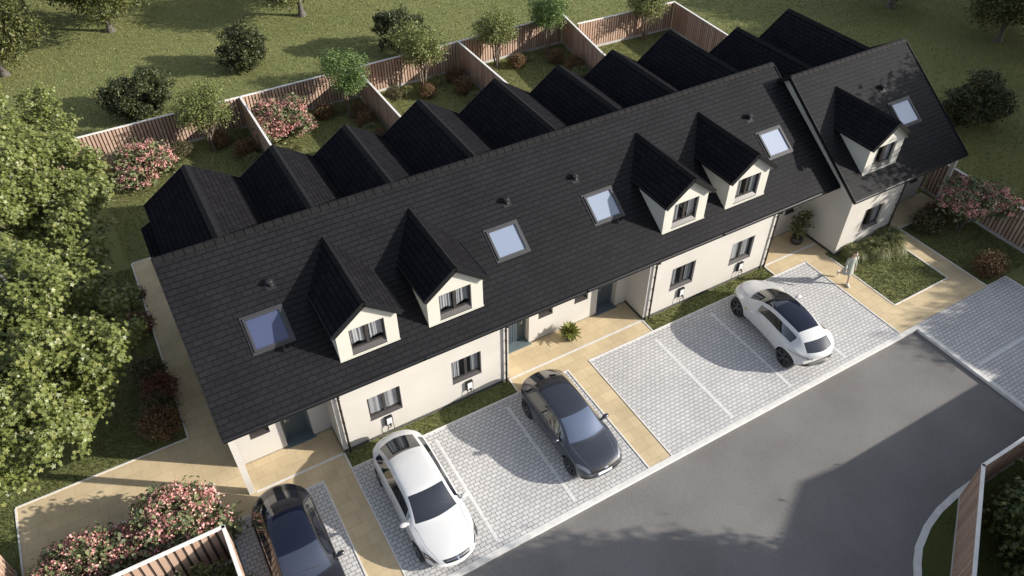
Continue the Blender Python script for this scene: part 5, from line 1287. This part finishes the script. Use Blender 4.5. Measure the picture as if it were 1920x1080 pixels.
# dress: torso with flared skirt, sleeves
d = MB(); prof = [(1.415, .075, .062, -.018), (1.385, .155, .085, -.015), (1.33, .165, .10, -.012), (1.22, .150, .105, -.01), (1.06, .140, .105, -.012), (.92, .172, .135, .0), (.78, .20, .165, .01), (.64, .232, .195, .03), (.56, .25, .21, .04)]
for zz, a_, b_, yo in prof:
    for k_ in range(28):
        a = 2*math.pi*k_/28; fl = 1+.05*math.sin(a*7)*max(0, (1.0-zz)/.45)
        d.v.append((math.cos(a)*a_*fl, yo+math.sin(a)*b_*fl, zz))
for i in range(len(prof)-1):
    for k_ in range(28): d.f.append((i*28+k_, i*28+(k_+1) % 28, (i+1)*28+(k_+1) % 28, (i+1)*28+k_))
me = d.mesh('dress'); me.shade_smooth(); me.materials.append(M_dress); dress = bpy.data.objects.new('dress', me); col.objects.link(dress); dress.parent = P_
for ids in ((17, 18, 19), (21, 22, 23)):
    a = [Vector(V[i]) for i in ids]; a = [a[0]+Vector((-.03 if a[0].x > 0 else .03, 0, .02)), a[0], a[0].lerp(a[1], .5), a[1], a[1].lerp(a[2], .5), a[2]]
    m = MB(); m.tube(a, [.055, .066, .056, .052, .046, .044], 12); me = m.mesh('sleeve'); me.shade_smooth(); me.materials.append(M_dress); o = bpy.data.objects.new('sleeve', me); col.objects.link(o); o.parent = P_
def shoe(pts, rad):
    m = MB(); m.tube(pts, rad, 10); me = m.mesh('trainer'); me.shade_smooth(); me.materials.append(M_shoe); o = bpy.data.objects.new('trainer', me); col.objects.link(o); o.parent = P_
shoe([(.075, -.07, .06), (.075, -.10, .058), (.075, -.16, .052), (.072, -.25, .042), (.07, -.32, .036), (.07, -.345, .034)], [.03, .046, .046, .044, .036, .016])
shoe([(-.10, .46, .305), (-.10, .46, .27), (-.10, .445, .21), (-.10, .42, .13), (-.10, .40, .06), (-.10, .395, .035)], [.03, .046, .046, .044, .036, .016])
# ---------------------------------------------------------------- the house across the road (outside the frame, its shadow falls on the road)
oh = thing('neighbour_house', 'pale house with dark gabled roof across the road behind the corner fence', 'house', (29, -18, 0))
def wing(ax, ay, bx, by, hw, ze, zr, c0=True):
    """gabled wing along the ridge a-b"""
    a, b = Vector((ax, ay, 0)), Vector((bx, by, 0)); d = (b-a).normalized(); n = Vector((-d.y, d.x, 0))
    wl = MB()
    i0, i1 = a+d*.25, b-d*.25; q = hw-.35
    P = [i0+n*q, i0-n*q, i1-n*q, i1+n*q]
    zq = ze+(zr-ze)*(hw-q)/hw-.1
    for k_ in range(4):
        p0, p1 = P[k_], P[(k_+1) % 4]; wl.quad((*p0.xy, 0), (*p1.xy, 0), (*p1.xy, zq), (*p0.xy, zq))
    for e in (i0, i1): wl.quad((*(e+n*q).xy, zq), (*(e-n*q).xy, zq), (*e.xy, zr-.1))
    wl.build('wall', M_render, oh)
    rf = MB()
    for s in (1, -1):
        rf.quad((*(a+n*s*hw).xy, ze), (*(b+n*s*hw).xy, ze), (*b.xy, zr), (*a.xy, zr)); rf.quad((*(a+n*s*hw).xy, ze-.12), (*(b+n*s*hw).xy, ze-.12), (*(b+n*s*hw).xy, ze), (*(a+n*s*hw).xy, ze))
    rf.build('roof', M_slate, oh)
wing(28.05, -18.25, 41, -18.25, 4.6, 3.2, 6.5); wing(28.6, -17.93, 22.6, -21.4, 3.2, 4.3, 6.5)  # unseen angled wing, shaped to cast the slanted edge of the road shadow
